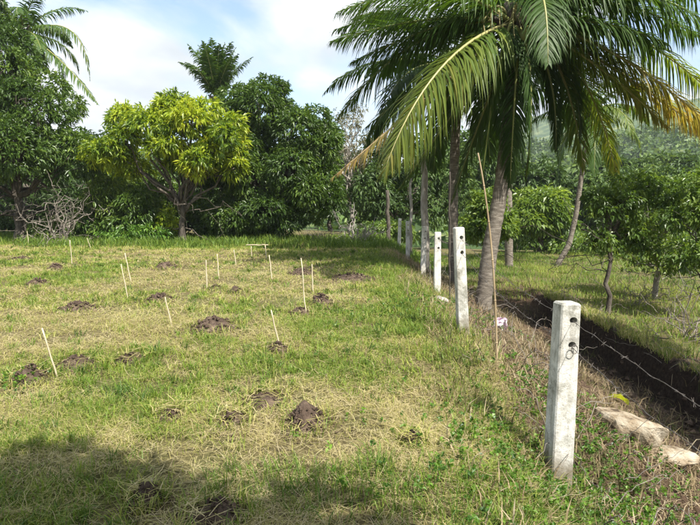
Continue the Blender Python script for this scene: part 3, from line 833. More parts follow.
# main palm beside the fence
b = ground_at(482, 297); b = np.array([at(483, 297, 12.9)[0], 12.9, 0]); b[2] = hz(b[0], b[1])
DM = 12.9
crown = at(517, 22, DM)
root, top, rng = palm('large coconut palm leaning up from behind the fence, its crown at the top', b,
                      [b - np.array([0, 0, 0.3]), b, at(489, 255, DM), at(501, 190, DM), at(510, 110, DM), crown - np.array([0, 0, 0.1])], 0.20, 0.13, 501)
MAIN = [  # mid pixel + depth, tip pixel + depth, leaflet count, leaflet length, tint, hang, rachis tint, rot
    ((443, 66, 11.2), (384, 172, 10.4), 110, 1.4, (0.52, 0.62, 0.68), 0.75, 0.72, 0.0),
    ((462, 18, 13.0), (352, 62, 13.0), 90, 1.05, 0.12, 0.5, 0.35, 0.0),
    ((466, 48, 13.4), (365, 128, 13.6), 90, 1.0, 0.10, 0.55, 0.35, 0.0),
    ((450, 0, 13.6), (335, 30, 14.0), 90, 1.05, 0.15, 0.5, 0.35, 0.0),
    ((530, 74, 12.4), (526, 178, 12.6), 84, 0.6, (0.1, 0.15, 0.2), 0.5, 0.4, 0.0),  # hanging frond: tint darkened to stand for its shade
    ((620, 30, 13.0), (730, 110, 13.2), 84, 0.95, (0.3, 0.5, 0.7), 0.6, 0.7, 0.0),
    ((640, -6, 11.8), (745, 62, 11.2), 84, 1.0, 0.25, 0.75, 0.4, 0.0),     # big bright frond in front
    ((425, 20, 13.2), (330, 42, 13.6), 84, 1.05, 0.30, 0.45, 0.4, 0.0),
    ((418, 42, 13.8), (338, 118, 14.4), 84, 1.0, 0.18, 0.5, 0.4, 0.0),
    ((440, -8, 12.2), (338, 12, 11.8), 84, 1.1, 0.42, 0.45, 0.5, 0.0),
    ((470, -40, 13.8), (395, -42, 14.6), 70, 1.0, 0.3, 0.4, 0.4, 0.0),
    ((500, 60, 12.4), (482, 180, 12.9), 76, 0.7, (0.1, 0.15, 0.2), 0.5, 0.35, 0.3),  # this hanging frond and the next hold shade in their dark tints
    ((516, 80, 12.5), (510, 188, 12.6), 76, 0.62, (0.03, 0.08, 0.15), 0.5, 0.5, 0.0),
    ((540, -8, 11.6), (548, 64, 10.9), 80, 0.75, (0.2, 0.25, 0.3), 0.5, 0.6, 0.0),
    ((600, 2, 12.6), (705, 40, 12.3), 84, 1.0, 0.36, 0.55, 0.5, 0.0),
    ((610, -14, 13.4), (730, 5, 13.8), 84, 1.05, 0.28, 0.6, 0.4, 0.0),
    ((622, 58, 12.2), (735, 150, 11.8), 100, 1.0, (0.5, 0.76, 0.96), 0.5, 0.85, 0.0),       # browning fronds on the right
    ((606, 64, 12.8), (708, 134, 12.8), 100, 0.95, (0.48, 0.74, 0.95), 0.5, 0.9, 0.0),
    ((592, 62, 12.4), (668, 128, 12.2), 90, 0.85, (0.4, 0.6, 0.78), 0.5, 0.8, 0.0),
    ((566, 62, 13.4), (580, 142, 13.2), 90, 0.7, (0.08, 0.12, 0.2), 0.5, 0.4, 0.0),
    ((548, 70, 13.0), (556, 150, 13.0), 90, 0.7, (0.08, 0.12, 0.2), 0.5, 0.4, 0.0),
    ((580, 20, 12.2), (668, 44, 11.6), 90, 1.0, 0.3, 0.6, 0.4, 0.0),
    ((590, -30, 12.6), (700, -22, 12.4), 90, 1.1, 0.3, 0.7, 0.4, 0.0),
    ((560, 70, 13.4), (584, 170, 13.6), 70, 0.85, (0.3, 0.45, 0.6), 0.5, 0.6, 0.0),
    ((578, 70, 13.8), (618, 178, 14.2), 66, 0.8, (0.35, 0.55, 0.75), 0.5, 0.7, 0.0),
    ((455, 110, 13.4), (398, 190, 13.8), 72, 0.9, (0.2, 0.2, 0.3), 0.5, 0.5, 0.0),
    ((480, 120, 13.6), (452, 200, 13.8), 70, 0.85, (0.15, 0.2, 0.2), 0.5, 0.5, 0.0),
    ((430, 95, 12.4), (332, 178, 11.8), 74, 0.75, (0.6, 0.8, 0.92), 0.55, 0.95, 0.0),       # old yellow frond low on the left
    ((545, 40, 14.6), (600, 110, 15.8), 70, 0.9, 0.2, 0.5, 0.4, 0.0),
    ((500, -60, 14.6), (470, -60, 16.5), 70, 1.0, 0.2, 0.4, 0.4, 0.0),
    ((560, -60, 13.4), (640, -80, 13.8), 70, 1.0, 0.2, 0.4, 0.4, 0.0),
    ((515, -80, 12.6), (490, -160, 12.0), 70, 1.0, 0.3, 0.3, 0.4, 0.0),
    ((545, -70, 12.2), (600, -120, 11.4), 70, 1.0, 0.3, 0.3, 0.4, 0.0),
]
for (mp_, tp_, nl, ll, tn, hg, rt, ro) in MAIN:
    pts = bez(crown + np.array([rng.uniform(-.1, .1), rng.uniform(-.1, .1), rng.uniform(-.1, .15)]), at(*mp_), at(*tp_), 18)
    frond(root, b, pts, int(nl * 1.5), ll * 1.2, tn, rng, hg * 0.56, 0.040, rt, 0.045, 0.05, ro, 4)

# flower stalks and young nuts in the heart of the main crown
for k in range(4):
    a = 3.6 + k * 0.75
    st = crown + np.array([math.cos(a), math.sin(a), 0]) * 0.15
    q = bez(st, st + np.array([math.cos(a) * 0.4, math.sin(a) * 0.4, 0.25]), st + np.array([math.cos(a) * 0.75, math.sin(a) * 0.75, -0.15]), 8)
    fm = MB(); tube(fm, q - b, np.linspace(0.03, 0.012, 8), 6, 0.75)
    for j in range(14):
        e = q[rng.integers(3, 8)]; d = rng.normal(0, 0.16, 3) + np.array([0, 0, -0.25])
        tube(fm, np.array([e, e + d * 0.6, e + d * 1.3]) - b, [0.008, 0.007, 0.004], 4, 0.8, cap=False)
    fm.build('flower_stalk', M['rachis'], root)
for k in range(7):
    a = 3.3 + k * 0.5
    cpos = crown + np.array([math.cos(a) * 0.32, math.sin(a) * 0.32, -0.28 - 0.12 * (k % 2)])
    nb = MB(); tq = np.linspace(0, 1, 9)
    tube(nb, np.stack([0 * tq, 0 * tq, (tq - 0.5) * 0.26], -1) + cpos - b, 0.105 * np.sin(np.clip(tq * 0.94 + 0.03, 0, 1) * math.pi) ** 0.6, 10, 0.45)
    nb.build('coconut', M['rachis'], root)

# second palm, dark trunk behind the second post
b2 = np.array([at(454, 268, 17.0)[0], 17.0, 0]); b2[2] = hz(b2[0], b2[1])
c2 = at(462, 72, 17.0)
root, top, rng = palm('dark trunked coconut palm standing behind the second fence post', b2, [b2 - np.array([0, 0, 0.3]), b2, at(453, 200, 17), at(456, 120, 17), c2], 0.16, 0.12, 502)
for k in range(20):
    az = k * 2.4 + 0.3; el = 1.15 - 1.75 * (k / 20.0)
    frond(root, b2, gfrond(c2, az, el, rng.uniform(3.3, 4.3), rng.uniform(1.1, 1.7)), 78, 1.05, rng.uniform(0.05, 0.28), rng, 0.5, 0.065, 0.4, 0.04, 0.05)

# pale straight palm trunk behind the main palm
b3 = gbase(510, 23.0); c3 = at(512, 5, 23.0)
root, top, rng = palm('coconut palm with a pale straight trunk just right of the main palm', b3, [b3 - np.array([0, 0, 0.3]), b3, at(508, 190, 23), at(510, 90, 23), c3], 0.17, 0.13, 503)
for k in range(18):
    az = k * 2.4; el = 1.15 - 1.7 * (k / 18.0)
    frond(root, b3, gfrond(c3, az, el, rng.uniform(3.4, 4.4), rng.uniform(1.1, 1.7)), 54, 0.9, rng.uniform(0.1, 0.45), rng, 0.45, 0.065, 0.4, 0.04, 0.05)

# leaning thin palm on the lower land
b4 = gbase(558, 23.5); c4 = at(590, 112, 23.5)
root, top, rng = palm('slender coconut palm with a curved leaning trunk on the lower land', b4, [b4 - np.array([0, 0, 0.3]), b4, at(569, 245, 23.5), at(576, 215, 23.5), at(582, 172, 23.5), c4], 0.12, 0.085, 504)
for k in range(15):
    az = k * 2.4 + 0.8; el = 1.1 - 1.9 * (k / 15.0)
    frond(root, b4, gfrond(c4, az, el, rng.uniform(2.4, 3.3), rng.uniform(1.3, 2.0)), 46, 0.75, rng.uniform(0.2, 0.6), rng, 0.5, 0.065, 0.5, 0.035, 0.05)

# palm tops far behind the left trees
b5 = gbase(222, 36.0); c5 = at(216, 100, 36)
root, top, rng = palm('coconut palm top with upright fronds above the dark tree', b5, [b5, at(222, 200, 36), c5], 0.17, 0.13, 505)
for k in range(22):
    az = k * 2.4; el = 1.56 - 0.5 * (k / 22.0)
    frond(root, b5, gfrond(c5, az, el, rng.uniform(2.7, 3.7), rng.uniform(0.3, 1.1)), 60, 0.85, rng.uniform(0.15, 0.5), rng, 0.35, 0.07, 0.5, 0.045, 0.05)
b6 = gbase(28, 32.0); c6 = at(24, 34, 32)
root, top, rng = palm('coconut palm with drooping grey brown fronds behind the big left tree', b6, [b6, at(26, 150, 32), c6], 0.18, 0.14, 506)
for k in range(17):
    az = k * 2.4 - 0.6; el = 1.25 - 1.7 * (k / 17.0)
    frond(root, b6, gfrond(c6, az, el, rng.uniform(2.6, 3.8), rng.uniform(1.2, 2.1)), 52, 0.85, rng.choice([0.15, 0.3, 0.45]), rng, 0.5, 0.075, 0.45, 0.045, 0.08)
for (mp_, tp_) in (((62, 62, 31), (98, 104, 30)), ((70, 30, 31), (90, 80, 31))):
    frond(root, b6, bez(c6, at(*mp_), at(*tp_), 16), 60, 0.85, 0.45, rng, 0.6, 0.075, 0.6, 0.045, 0.08)

# thin bare poles / dead trunks by the fence
def pole(name, label, cat, p0, p1, r0, r1, mat, seed, n=12, wob=0.008):
    rng = np.random.default_rng(seed)
    p0 = np.asarray(p0, float); p1 = np.asarray(p1, float)
    mb = MB()
    pts = limb_path(p0, p1, rng, n, wob, 0)
    tube(mb, pts - p0, np.linspace(r0, r1, n) * (1 + rng.normal(0, 0.03, n)), 8)
    o = mb.build(name, M[mat])
    o.location = tuple(p0)
    return tag(o, label, cat)
g = gbase(426, 17.5); pole('dead_tree', 'tall pale dead trunk behind the third fence post', 'dead tree', g - np.array([0, 0, 0.2]), at(425, 150, 17.5), 0.12, 0.085, 'pale_bark', 601)
g = gbase(411, 21.0); pole('dead_tree', 'thin pale trunk left of the tall pale dead trunk', 'dead tree', g - np.array([0, 0, 0.2]), at(411, 178, 21), 0.06, 0.045, 'pale_bark', 602)
g = gbase(389, 24.0); pole('dead_tree', 'thin brown trunk furthest left by the far fence posts', 'dead tree', g - np.array([0, 0, 0.2]), at(387, 190, 24), 0.09, 0.07, 'bark', 603)
g = gbase(451, 9.6); pole('thin_cane', 'thin straight cane standing against the dark palm trunk', 'cane', g - np.array([0, 0, 0.1]), at(450, 172, 9.6), 0.010, 0.007, 'bark', 604, 12, 0.003)

# ------------------------------------------------------------------ fence posts
def post_mesh():
    bm = bmesh.new()
    H, w0, w1 = 1.55, 0.078, 0.070
    z0 = -0.35
    prof = [(z0, w0), (0.0, w0 * 0.995), (0.3, w0 * 0.98), (0.6, w0 * 0.96), (0.9, w1 * 1.02), (H + z0 - 0.012, w1), (H + z0, w1 - 0.012)]
    rings = []
    for z, w in prof:
        c = 0.010 if z < H + z0 else 0.004
        ring = []
        for sx_, sy_ in ((1, 1), (-1, 1), (-1, -1), (1, -1)):
            a = (sx_ * w, sy_ * (w - c)); b_ = (sx_ * (w - c), sy_ * w)
            for q in ((a, b_) if sx_ * sy_ > 0 else (b_, a)):
                ring.append(bm.verts.new((q[0], q[1], z)))
        rings.append(ring)
    for k in range(len(rings) - 1):
        for i in range(8):
            bm.faces.new((rings[k][i], rings[k][(i + 1) % 8], rings[k + 1][(i + 1) % 8], rings[k + 1][i]))
    bm.faces.new(rings[-1]); bm.faces.new(list(reversed(rings[0])))
    bmesh.ops.recalc_face_normals(bm, faces=bm.faces)
    me = bpy.data.meshes.new('post_raw'); bm.to_mesh(me); bm.free()
    o = bpy.data.objects.new('post_raw', me); COL.objects.link(o)
    cut = bmesh.new()
    for hzz in (1.085, 0.915):
        r = bmesh.ops.create_cone(cut, cap_ends=True, segments=14, radius1=0.019, radius2=0.024, depth=0.4)
        from mathutils import Matrix
        bmesh.ops.transform(cut, matrix=Matrix.Translation((0.018, 0, hzz)) @ Matrix.Rotation(rad(90), 4, 'X') @ Matrix.Scale(1.25, 4, (1, 0, 0)), verts=r['verts'])
    cme = bpy.data.meshes.new('post_cut'); cut.to_mesh(cme); cut.free()
    co = bpy.data.objects.new('post_cut', cme); COL.objects.link(co)
    md = o.modifiers.new('holes', 'BOOLEAN'); md.object = co; md.operation = 'DIFFERENCE'; md.solver = 'EXACT'
    dg = bpy.context.evaluated_depsgraph_get(); dg.update()
    res = bpy.data.meshes.new_from_object(o.evaluated_get(dg))
    bpy.data.objects.remove(o); bpy.data.objects.remove(co)
    res.name = 'fence_post'
    res.materials.clear(); res.materials.append(M['concrete'])
    return res
PM = post_mesh()
POSTS = [  # x, y, base z offset, lean x, lean y, rot, label
    (1.475, 3.97, None, 0.02, 0.0, 0.11, 'nearest white concrete fence post with two wire holes, in the right foreground'),
    (1.31, 6.65, None, -0.06, 0.0, 0.08, 'second concrete fence post from the camera, leaning slightly left'),
    (1.57, 10.4, None, 0.0, 0.02, -0.04, 'third concrete fence post from the camera'),
    (1.79, 14.2, None, 0.02, 0.0, 0.05, 'fourth concrete fence post, in front of the tall pale dead trunk'),
    (1.80, 18.0, None, -0.02, 0.0, 0.0, 'fifth concrete fence post, small among the far trunks'),
    (1.84, 21.8, None, 0.02, 0.0, 0.0, 'farthest concrete fence post, the smallest one'),
]
TARGET_TOP = [302, 227, 232, None, None, None]
HOLES = []
for i, (x, y, bz, lx, ly, rz, lab) in enumerate(POSTS):
    o = bpy.data.objects.new('fence_post', PM); COL.objects.link(o)
    z = hz(x, y)
    if TARGET_TOP[i]:
        zt = at(350, TARGET_TOP[i], y)[2]
        z = zt - 1.20
    o.location = (x, y, z)
    o.rotation_euler = (-ly, lx, rz)
    if i: o.scale = (0.78, 0.78, 1.0)
    tag(o, lab, 'fence post', 'concrete posts of the wire fence')
    HOLES.append([np.array([x + 0.018 + lx * h, y, z + h]) for h in (1.085, 0.915)])

# wires threaded through the holes
def barbed(name, label, pts, seed, r=0.0014, barbs=True, sag=0.05):
    rng = np.random.default_rng(seed)
    P = []
    for a, b_ in zip(pts[:-1], pts[1:]):
        n = 22
        t = np.linspace(0, 1, n, endpoint=False)[:, None]
        q = a + (b_ - a) * t; q[:, 2] -= sag * (4 * t * (1 - t))[:, 0]
        P.append(q)
    P = np.concatenate(P + [pts[-1][None]])
    P = P + rng.normal(0, 0.004, P.shape)
    root = empty(name, P[0], label, 'wire', 'barbed wires of the fence')
    mb = MB()
    # two strands twisted together
    n = len(P); s = np.linspace(0, n / 22 * 40, n)
    for ph in (0, math.pi):
        off = np.stack([np.cos(s + ph), 0 * s, np.sin(s + ph)], -1) * r * 0.9
        tube(mb, P + off - P[0], r, 5, cap=False)
    mb.build('strand', M['wire'], root)
    if barbs:
        bmq = MB()
        for k in range(0, n - 1):
            if P[k][1] > 12: break
            c = P[k] + (P[k + 1] - P[k]) * rng.random()
            for _ in range(2):
                d = norm(rng.normal(0, 1, 3) * np.array([1, 0.5, 1])) * 0.022
                tube(bmq, np.array([c - d, c, c + d]) - P[0], [0.0008, r, 0.0008], 4, cap=False)
        tag(bmq.build('barbs', M['wire'], root), kind='stuff')
    return root
start = [np.array([1.50, 0.9, 0.82]), np.array([1.50, 0.9, 0.62])]
barbed('barbed_wire', 'upper barbed wire threaded through the top holes of the posts', [start[0]] + [h[0] for h in HOLES], 701, sag=0.07)
barbed('barbed_wire', 'lower barbed wire threaded through the second holes of the posts', [start[1]] + [h[1] for h in HOLES], 702, sag=0.09)
# loose wire end curled round the nearest post
cw = MB(); a = np.linspace(0, 2.4 * math.pi, 44)
h = HOLES[0][1]
cp = np.stack([h[0] + 0.024 * np.cos(a) + 0.012, np.full_like(a, 3.97 - 0.09) - 0.012 * np.sin(a * 0.5), h[2] - 0.025 + 0.03 * np.sin(a)], -1)
tube(cw, cp - cp[0], 0.0026, 5, cap=False)
o = cw.build('wire_end', M['wire']); o.location = tuple(cp[0])
tag(o, 'loose wire end curled below the lower hole of the nearest post', 'wire')

# ------------------------------------------------------------------ planting stakes
STAKES = [
    ((42, 328), (58, 379), 'white planting stake leaning left, nearest one at the left edge'),
    ((70, 240), (72, 264), 'far thin white stake beside the little mound on the left'),
    ((121, 264), (128, 299), 'front stake of the leaning pair left of the yellow green tree'),
    ((125, 253), (131, 282), 'rear stake of the leaning pair left of the yellow green tree'),
    ((165, 297), (172, 327), 'pale short stake rising from the brown mound left of centre'),
    ((206, 260), (207, 290), 'straight white stake, left one of the pair in the middle distance'),
    ((217, 254), (219, 279), 'straight white stake, right one of the pair in the middle distance'),
    ((234, 250), (236, 265), 'short far stake just left of the small stick hurdle'),
    ((269, 255), (272, 280), 'far white stake in front of the stick hurdle'),
    ((271, 310), (281, 351), 'short white stake leaning left in dark soil, nearest the centre'),
    ((301, 258), (306, 315), 'tallest white stake in the middle of the field'),
    ((312, 264), (313, 294), 'white stake just right of the tallest one'),
    ((27, 231), (29, 246), 'far pale stake at the left field edge under the dark tree'),
    ((87, 238), (91, 249), 'far pale stake leaning at the field edge left of the bright bush'),
    ((151, 478), (152, 494), 'short stub of a stake in the shaded left foreground'),
]
for i, (a, b_, lab) in enumerate(STAKES):
    g = ground_at(*b_)
    topp = at(a[0], a[1], g[1] + 0.02)
    dirv = topp - g
    rr = 0.0085 if g[1] < 9 else 0.0115
    o = pole('planting_stake', lab, 'stake', g - dirv * 0.12, topp, rr, rr * 0.85, 'stake', 800 + i, 7, 0.006)
    o['group'] = 'planting stakes in the field'
# stick hurdle
g1 = ground_at(252, 258); g2 = ground_at(267, 259)
root = empty('stick_hurdle', g1, 'small hurdle of one cross stick on two uprights at the far edge', 'hurdle')
for gq, tx in ((g1, 251), (g2, 265)):
    mb = MB(); tube(mb, limb_path(gq - np.array([0, 0, 0.1]), at(tx, 245, gq[1]), np.random.default_rng(5), 5, 0.02, 0) - g1, 0.014, 6); mb.build('upright', M['stake'], root)
mb = MB(); tube(mb, limb_path(at(246, 245, g1[1] - 0.03), at(268, 245, g1[1] - 0.03), np.random.default_rng(6), 6, 0.015, 0) - g1, 0.015, 6); mb.build('cross_stick', M['stake'], root)

# leaning cane by the second post
g = ground_at(497, 366)
root = empty('leaning_cane', g, 'long thin bent cane standing on the bank between the first two posts', 'cane')
mb = MB()
pts = bez(g - np.array([0, 0, 0.1]), at(492, 255, g[1] - 0.1), at(478, 153, g[1] - 0.1), 24)
rr = np.linspace(0.0125, 0.007, 24)
tube(mb, pts - g, rr, 7); mb.build('shaft', M['bamboo'], root)
for k in range(3, 22, 4):
    nm = MB(); d = norm(pts[k + 1] - pts[k - 1])
    tube(nm, np.array([pts[k] - d * 0.008, pts[k], pts[k] + d * 0.008]) - g, [rr[k] * 1.02, rr[k] * 1.3, rr[k] * 1.02], 7); nm.build('node_ring', M['bamboo'], root)

# ------------------------------------------------------------------ mounds
def lump(rx, ry, h, seed, nseg=30, nring=12):
    rng = np.random.default_rng(seed)
    mb = MB()
    ph = rng.uniform(0, 100)
    a = np.linspace(0, 2 * math.pi, nseg, endpoint=False); q = np.linspace(0, 1, nring)
    A, Q = np.meshgrid(a, q)
    wob = 1 + 0.5 * fbm(np.cos(A) * 1.5 + ph, np.sin(A) * 1.5, 3, 3)
    X = np.cos(A) * Q * rx * wob; Y = np.sin(A) * Q * ry * wob
    Z = h * (np.cos(Q * math.pi) * 0.5 + 0.5) ** 0.8 * (1 + 0.9 * fbm(X * 9 + ph, Y * 9, 5, 4)) + 0.05 * fbm(X * 16 + ph, Y * 16, 7, 3)
    Z = np.where(Q > 0.97, -0.05, Z - 0.006)
    i = np.arange(nring - 1)[:, None]; j = np.arange(nseg)[None]; j2 = (j + 1) % nseg
    mb.add(np.stack([X, Y, Z], -1).reshape(-1, 3), None, np.stack([i * nseg + j, i * nseg + j2, (i + 1) * nseg + j2, (i + 1) * nseg + j], -1).reshape(-1, 4))
    return mb

def clods(mb, rx, ry, h, n, seed):
    rng = np.random.default_rng(seed)
    base = np.array([(1, 1, 1), (-1, -1, 1), (-1, 1, -1), (1, -1, -1), (1, 0.2, -1), (-0.3, -1.1, -0.6)], float)
    oct_v = np.array([(1, 0, 0), (0, 1, 0), (-1, 0, 0), (0, -1, 0), (0, 0, 1), (0, 0, -1)], float)
    oct_f = np.array([(0, 1, 4), (1, 2, 4), (2, 3, 4), (3, 0, 4), (1, 0, 5), (2, 1, 5), (3, 2, 5), (0, 3, 5)])
    for k in range(n):
        a = rng.uniform(0, 6.28); q = rng.random() ** 0.6 * 1.5
        s = rng.uniform(0.004, 0.02) * (1.1 - 0.4 * q) * (1 + 0.6 * (rx > 0.25))
        z = h * max(0, math.cos(min(q, 1) * math.pi) * 0.5 + 0.5)
        v = oct_v * rng.uniform(0.6, 1.3, (6, 1)) * s + rng.normal(0, s * 0.2, (6, 3)) + np.array([math.cos(a) * q * rx, math.sin(a) * q * ry, z + s * 0.3])
        mb.add(v, oct_f)
for i, ((mx, my, mw, mh, ml), (gx_, gy_, r)) in enumerate(zip(MOUNDS, MPOS)):
    mh = mh * 1.15
    mb = lump(r * 1.2, r * 1.45, mh, 900 + i)
    clods(mb, r * 1.45, r * 1.8, mh, 230, 950 + i)
    o = mb.build('soil_mound', M['soil'], smooth=True)
    o.location = (gx_, gy_, hz(gx_, gy_) - 0.01)
    tag(o, ml, 'soil mound', 'dug soil mounds in the field')

# ------------------------------------------------------------------ stones, bag, leaf
def rock(name, label, cat, px, py, sx_, sy_, sz_, seed, mat='stone', rz=0.0, group=None, sink=0.25):
    rng = np.random.default_rng(seed)
    bm = bmesh.new()
    bmesh.ops.create_icosphere(bm, subdivisions=4, radius=1)
    ph = rng.uniform(0, 50, 3)
    planes = norm(rng.normal(0, 1, (5, 3))); dist = rng.uniform(0.72, 0.95, 5)
    for v in bm.verts:
        p = np.array(v.co)
        p = p / (np.abs(p) ** 3.2).sum() ** (1 / 3.2)
        p[0] *= 1 - 0.22 * p[1] * p[0]; p[2] *= 1 - 0.3 * p[0]
        for n_, d_ in zip(planes, dist):
            e = p @ n_ - d_
            if e > 0: p = p - n_ * e * 0.9
        p = p * (1 + 0.28 * float(fbm(p[0] * 2.6 + ph[0], p[1] * 2.6 + p[2] * 2.2 + ph[1], 9, 6)))
        v.co = (p[0] * sx_, p[1] * sy_, p[2] * sz_)
    me = bpy.data.meshes.new(name); bm.to_mesh(me); bm.free()
    for p in me.polygons: p.use_smooth = False
    me.materials.append(M[mat])
    o = bpy.data.objects.new(name, me); COL.objects.link(o)
    g = ground_at(px, py)
    o.location = (g[0], g[1], g[2] + sz_ * (0.75 - sink)); o.rotation_euler = (rng.uniform(-.1, .1), rng.uniform(-.1, .1) + 0.05, rz)
    return tag(o, label, cat, group)
rock('stone', 'large tan stone lying on the bank right of the nearest post, upper of two', 'stone', 630, 440, 0.31, 0.22, 0.18, 1001, rz=-0.15, group='tan stones on the bank')
rock('stone', 'flatter pale stone half buried just below the large tan one', 'stone', 664, 460, 0.28, 0.17, 0.08, 1002, rz=-0.05, group='tan stones on the bank')
rock('stone', 'small pale stone at the foot of the third fence post', 'stone', 440, 303, 0.13, 0.10, 0.07, 1003, 'pale_bark')

def crumple(name, label, px, py, s, seed):
    rng = np.random.default_rng(seed)
    bm = bmesh.new(); bmesh.ops.create_icosphere(bm, subdivisions=4, radius=1)
    for v in bm.verts:
        p = np.array(v.co)
        f = 1 + 0.9 * float(fbm(p[0] * 2.2 + 3, p[1] * 2.2 + p[2] * 1.9, seed, 4)) - 0.3 * abs(float(fbm(p[0] * 6, p[1] * 6 + p[2] * 5, seed + 2, 3)))
        v.co = p * f * np.array(s)
    me = bpy.data.meshes.new(name); bm.to_mesh(me); bm.free()
    me.materials.append(M['bag'])
    o = bpy.data.objects.new(name, me); COL.objects.link(o)
    g = ground_at(px, py); o.location = (g[0], g[1], g[2] + s[2] * 0.6); o.rotation_euler = (0.2, 0.5, 0.3)
    return tag(o, label, 'bag')
crumple('plastic_bag', 'crumpled white and purple plastic bag on the bank by the palm foot', 499, 331, (0.11, 0.10, 0.15), 1010)

def big_leaf(label, px, py, s, seed):
    rng = np.random.default_rng(seed)
    g = ground_at(px, py)
    mb = MB(); n = 9
    t = np.linspace(0, 1, n); w = np.sin(np.clip(t * 0.95 + 0.04, 0, 1) * math.pi) ** 0.8 * 0.33 * s
    for sd in (1, -1):
        V = []
        for k in range(n):
            V += [(t[k] * s, 0, 0.05 * math.sin(t[k] * 3)), (t[k] * s, sd * w[k], 0.05 * math.sin(t[k] * 3) + 0.05 + 0.01 * math.sin(k * 2))]
        i = np.arange(n - 1) * 2
        mb.add(np.array(V), None, np.stack([i, i + 1, i + 3, i + 2], -1) if sd > 0 else np.stack([i, i + 2, i + 3, i + 1], -1), 0.9)
    o = mb.build('fallen_leaf', M['mango_yellow']); o.location = (g[0], g[1], g[2] + 0.03); o.rotation_euler = (0.3, -0.2, 2.6)
    return tag(o, label, 'leaf')
big_leaf('bright lime green fallen leaf above the large tan stone', 628, 408, 0.24, 1020)

# ------------------------------------------------------------------ grass
def blades(mb, x, y, hgt, wid, lean, tint, rng, lie=False, zoff=0.0):
    n = len(x)
    z = height(x, y) + zoff
    a = rng.uniform(0, 2 * math.pi, n)
    d = np.stack([np.cos(a), np.sin(a), np.zeros(n)], -1)
    B = np.stack([x, y, z], -1)
    b = a + rng.normal(0, 0.8, n) + math.pi / 2
    S = np.stack([np.cos(b), np.sin(b), np.zeros(n)], -1) * (wid * rng.uniform(0.7, 1.3, n))[:, None] * 0.5
    if lie:
        e = rng.normal(0.06, 0.14, n)
        D = d * np.cos(e)[:, None] + np.array([0, 0, 1.0]) * np.sin(e)[:, None]
        S = np.cross(D, np.array([0, 0, 1.0])) * (wid * 0.5)[:, None] if np.ndim(wid) else np.cross(D, np.array([0, 0, 1.0])) * wid * 0.5
        B = B + np.array([0, 0, 1.0]) * rng.uniform(0.004, 0.05, n)[:, None] - np.array([0, 0, 1.0]) * np.minimum(0, (D * hgt[:, None])[:, 2:3])*0.5
        bend = np.cross(D, np.array([0, 0, 1.0])) * (rng.normal(0, 0.12, n) * hgt)[:, None]
        m = B + D * (hgt * 0.5)[:, None] + bend
        tip = B + D * hgt[:, None]
        V = np.stack([B - S, B + S, m + S, m - S, tip], 1).reshape(-1, 3)
    else:
        ln = (lean * rng.uniform(0.2, 1.4, n))[:, None]
        m = B + (np.array([0, 0, 1.0]) * 0.6 + d * ln * 0.35) * hgt[:, None]
        tip = B + (np.array([0, 0, 1.0]) * (1.0 - 0.25 * ln ** 2) + d * ln) * hgt[:, None]
        V = np.stack([B - S, B + S, m + S * 0.75, m - S * 0.75, tip], 1).reshape(-1, 3)
    i = np.arange(n) * 5
    mb.add(V, np.stack([i + 3, i + 2, i + 4], -1), np.stack([i, i + 1, i + 2, i + 3], -1), np.repeat(np.clip(tint, 0, 1), 5))

def greenness(x, y):
    """patches of living grass in the cut straw"""
    g = 0.40 + 1.7 * fbm(x * 0.55, y * 0.55, 61, 4) + 0.9 * fbm(x * 2.6, y * 2.6, 65, 3)
    g = g + 0.42 * np.exp(-((x - 0.75) / 0.6) ** 2) * sstep(4.5, 7, y) + 0.22 * sstep(16, 22, y) - 0.06 * sstep(4.8, 3.2, y)
    return sstep(0.12, 0.88, g)

rng = np.random.default_rng(1101)
gfield = MB(); straw = MB()
RINGS = [(1.7, 4.4, 9500, 0.0042), (4.4, 7.5, 4600, 0.006), (7.5, 13, 1900, 0.010), (13, 27, 720, 0.018)]
for (y0, y1, dens, wd) in RINGS:
    A = (y1 - y0) * (0.74 * (y0 + y1) + 4)
    n = int(A * dens)
    y = rng.uniform(y0, y1, n); x = rng.uniform(-1, 1, n) * (0.74 * y1 + 2.0)
    ok = (np.abs(x) < 0.74 * y + 2.0) & (x < edge_x(y) + 0.25 + rng.normal(0, 0.12, n))
    x, y = x[ok], y[ok]
    mm = mound_mask(x, y, 1.15)
    gap = sstep(0.0, -0.16, fbm(x * 1.7 + 9, y * 1.7, 131, 4)) * 0.75
    ok = rng.random(len(x)) > np.maximum(mm * 0.97, gap)
    x, y = x[ok], y[ok]
    g = greenness(x, y)
    isg = rng.random(len(x)) < 0.16 + 0.55 * g
    # standing blades
    xs, ys, gs = x[isg], y[isg], g[isg]
    tuft = vnoise(xs * 3.3, ys * 3.3, 91)
    hg = rng.uniform(0.035, 0.085, len(xs)) * (0.75 + 0.8 * gs * tuft + 0.5 * sstep(15, 21, ys))
    tt = 0.56 - 0.30 * gs + rng.normal(0, 0.10, len(xs)) + 0.12 * (rng.random(len(xs)) < 0.2)
    blades(gfield, xs, ys, hg, wd, 0.75, tt, rng)
    # cut straw lying about
    xs, ys, gs = x[~isg], y[~isg], g[~isg]
    k = rng.random(len(xs)) < (0.75 if y0 < 8 else 0.9)
    xs, ys, gs = xs[k], ys[k], gs[k]
    tt = np.clip(0.80 - 0.14 * gs + rng.normal(0, 0.13, len(xs)), 0.35, 1)
    blades(straw, xs, ys, rng.uniform(0.05, 0.20, len(xs)), np.full(len(xs), wd * 0.5), 0.5, tt, rng, lie=True)
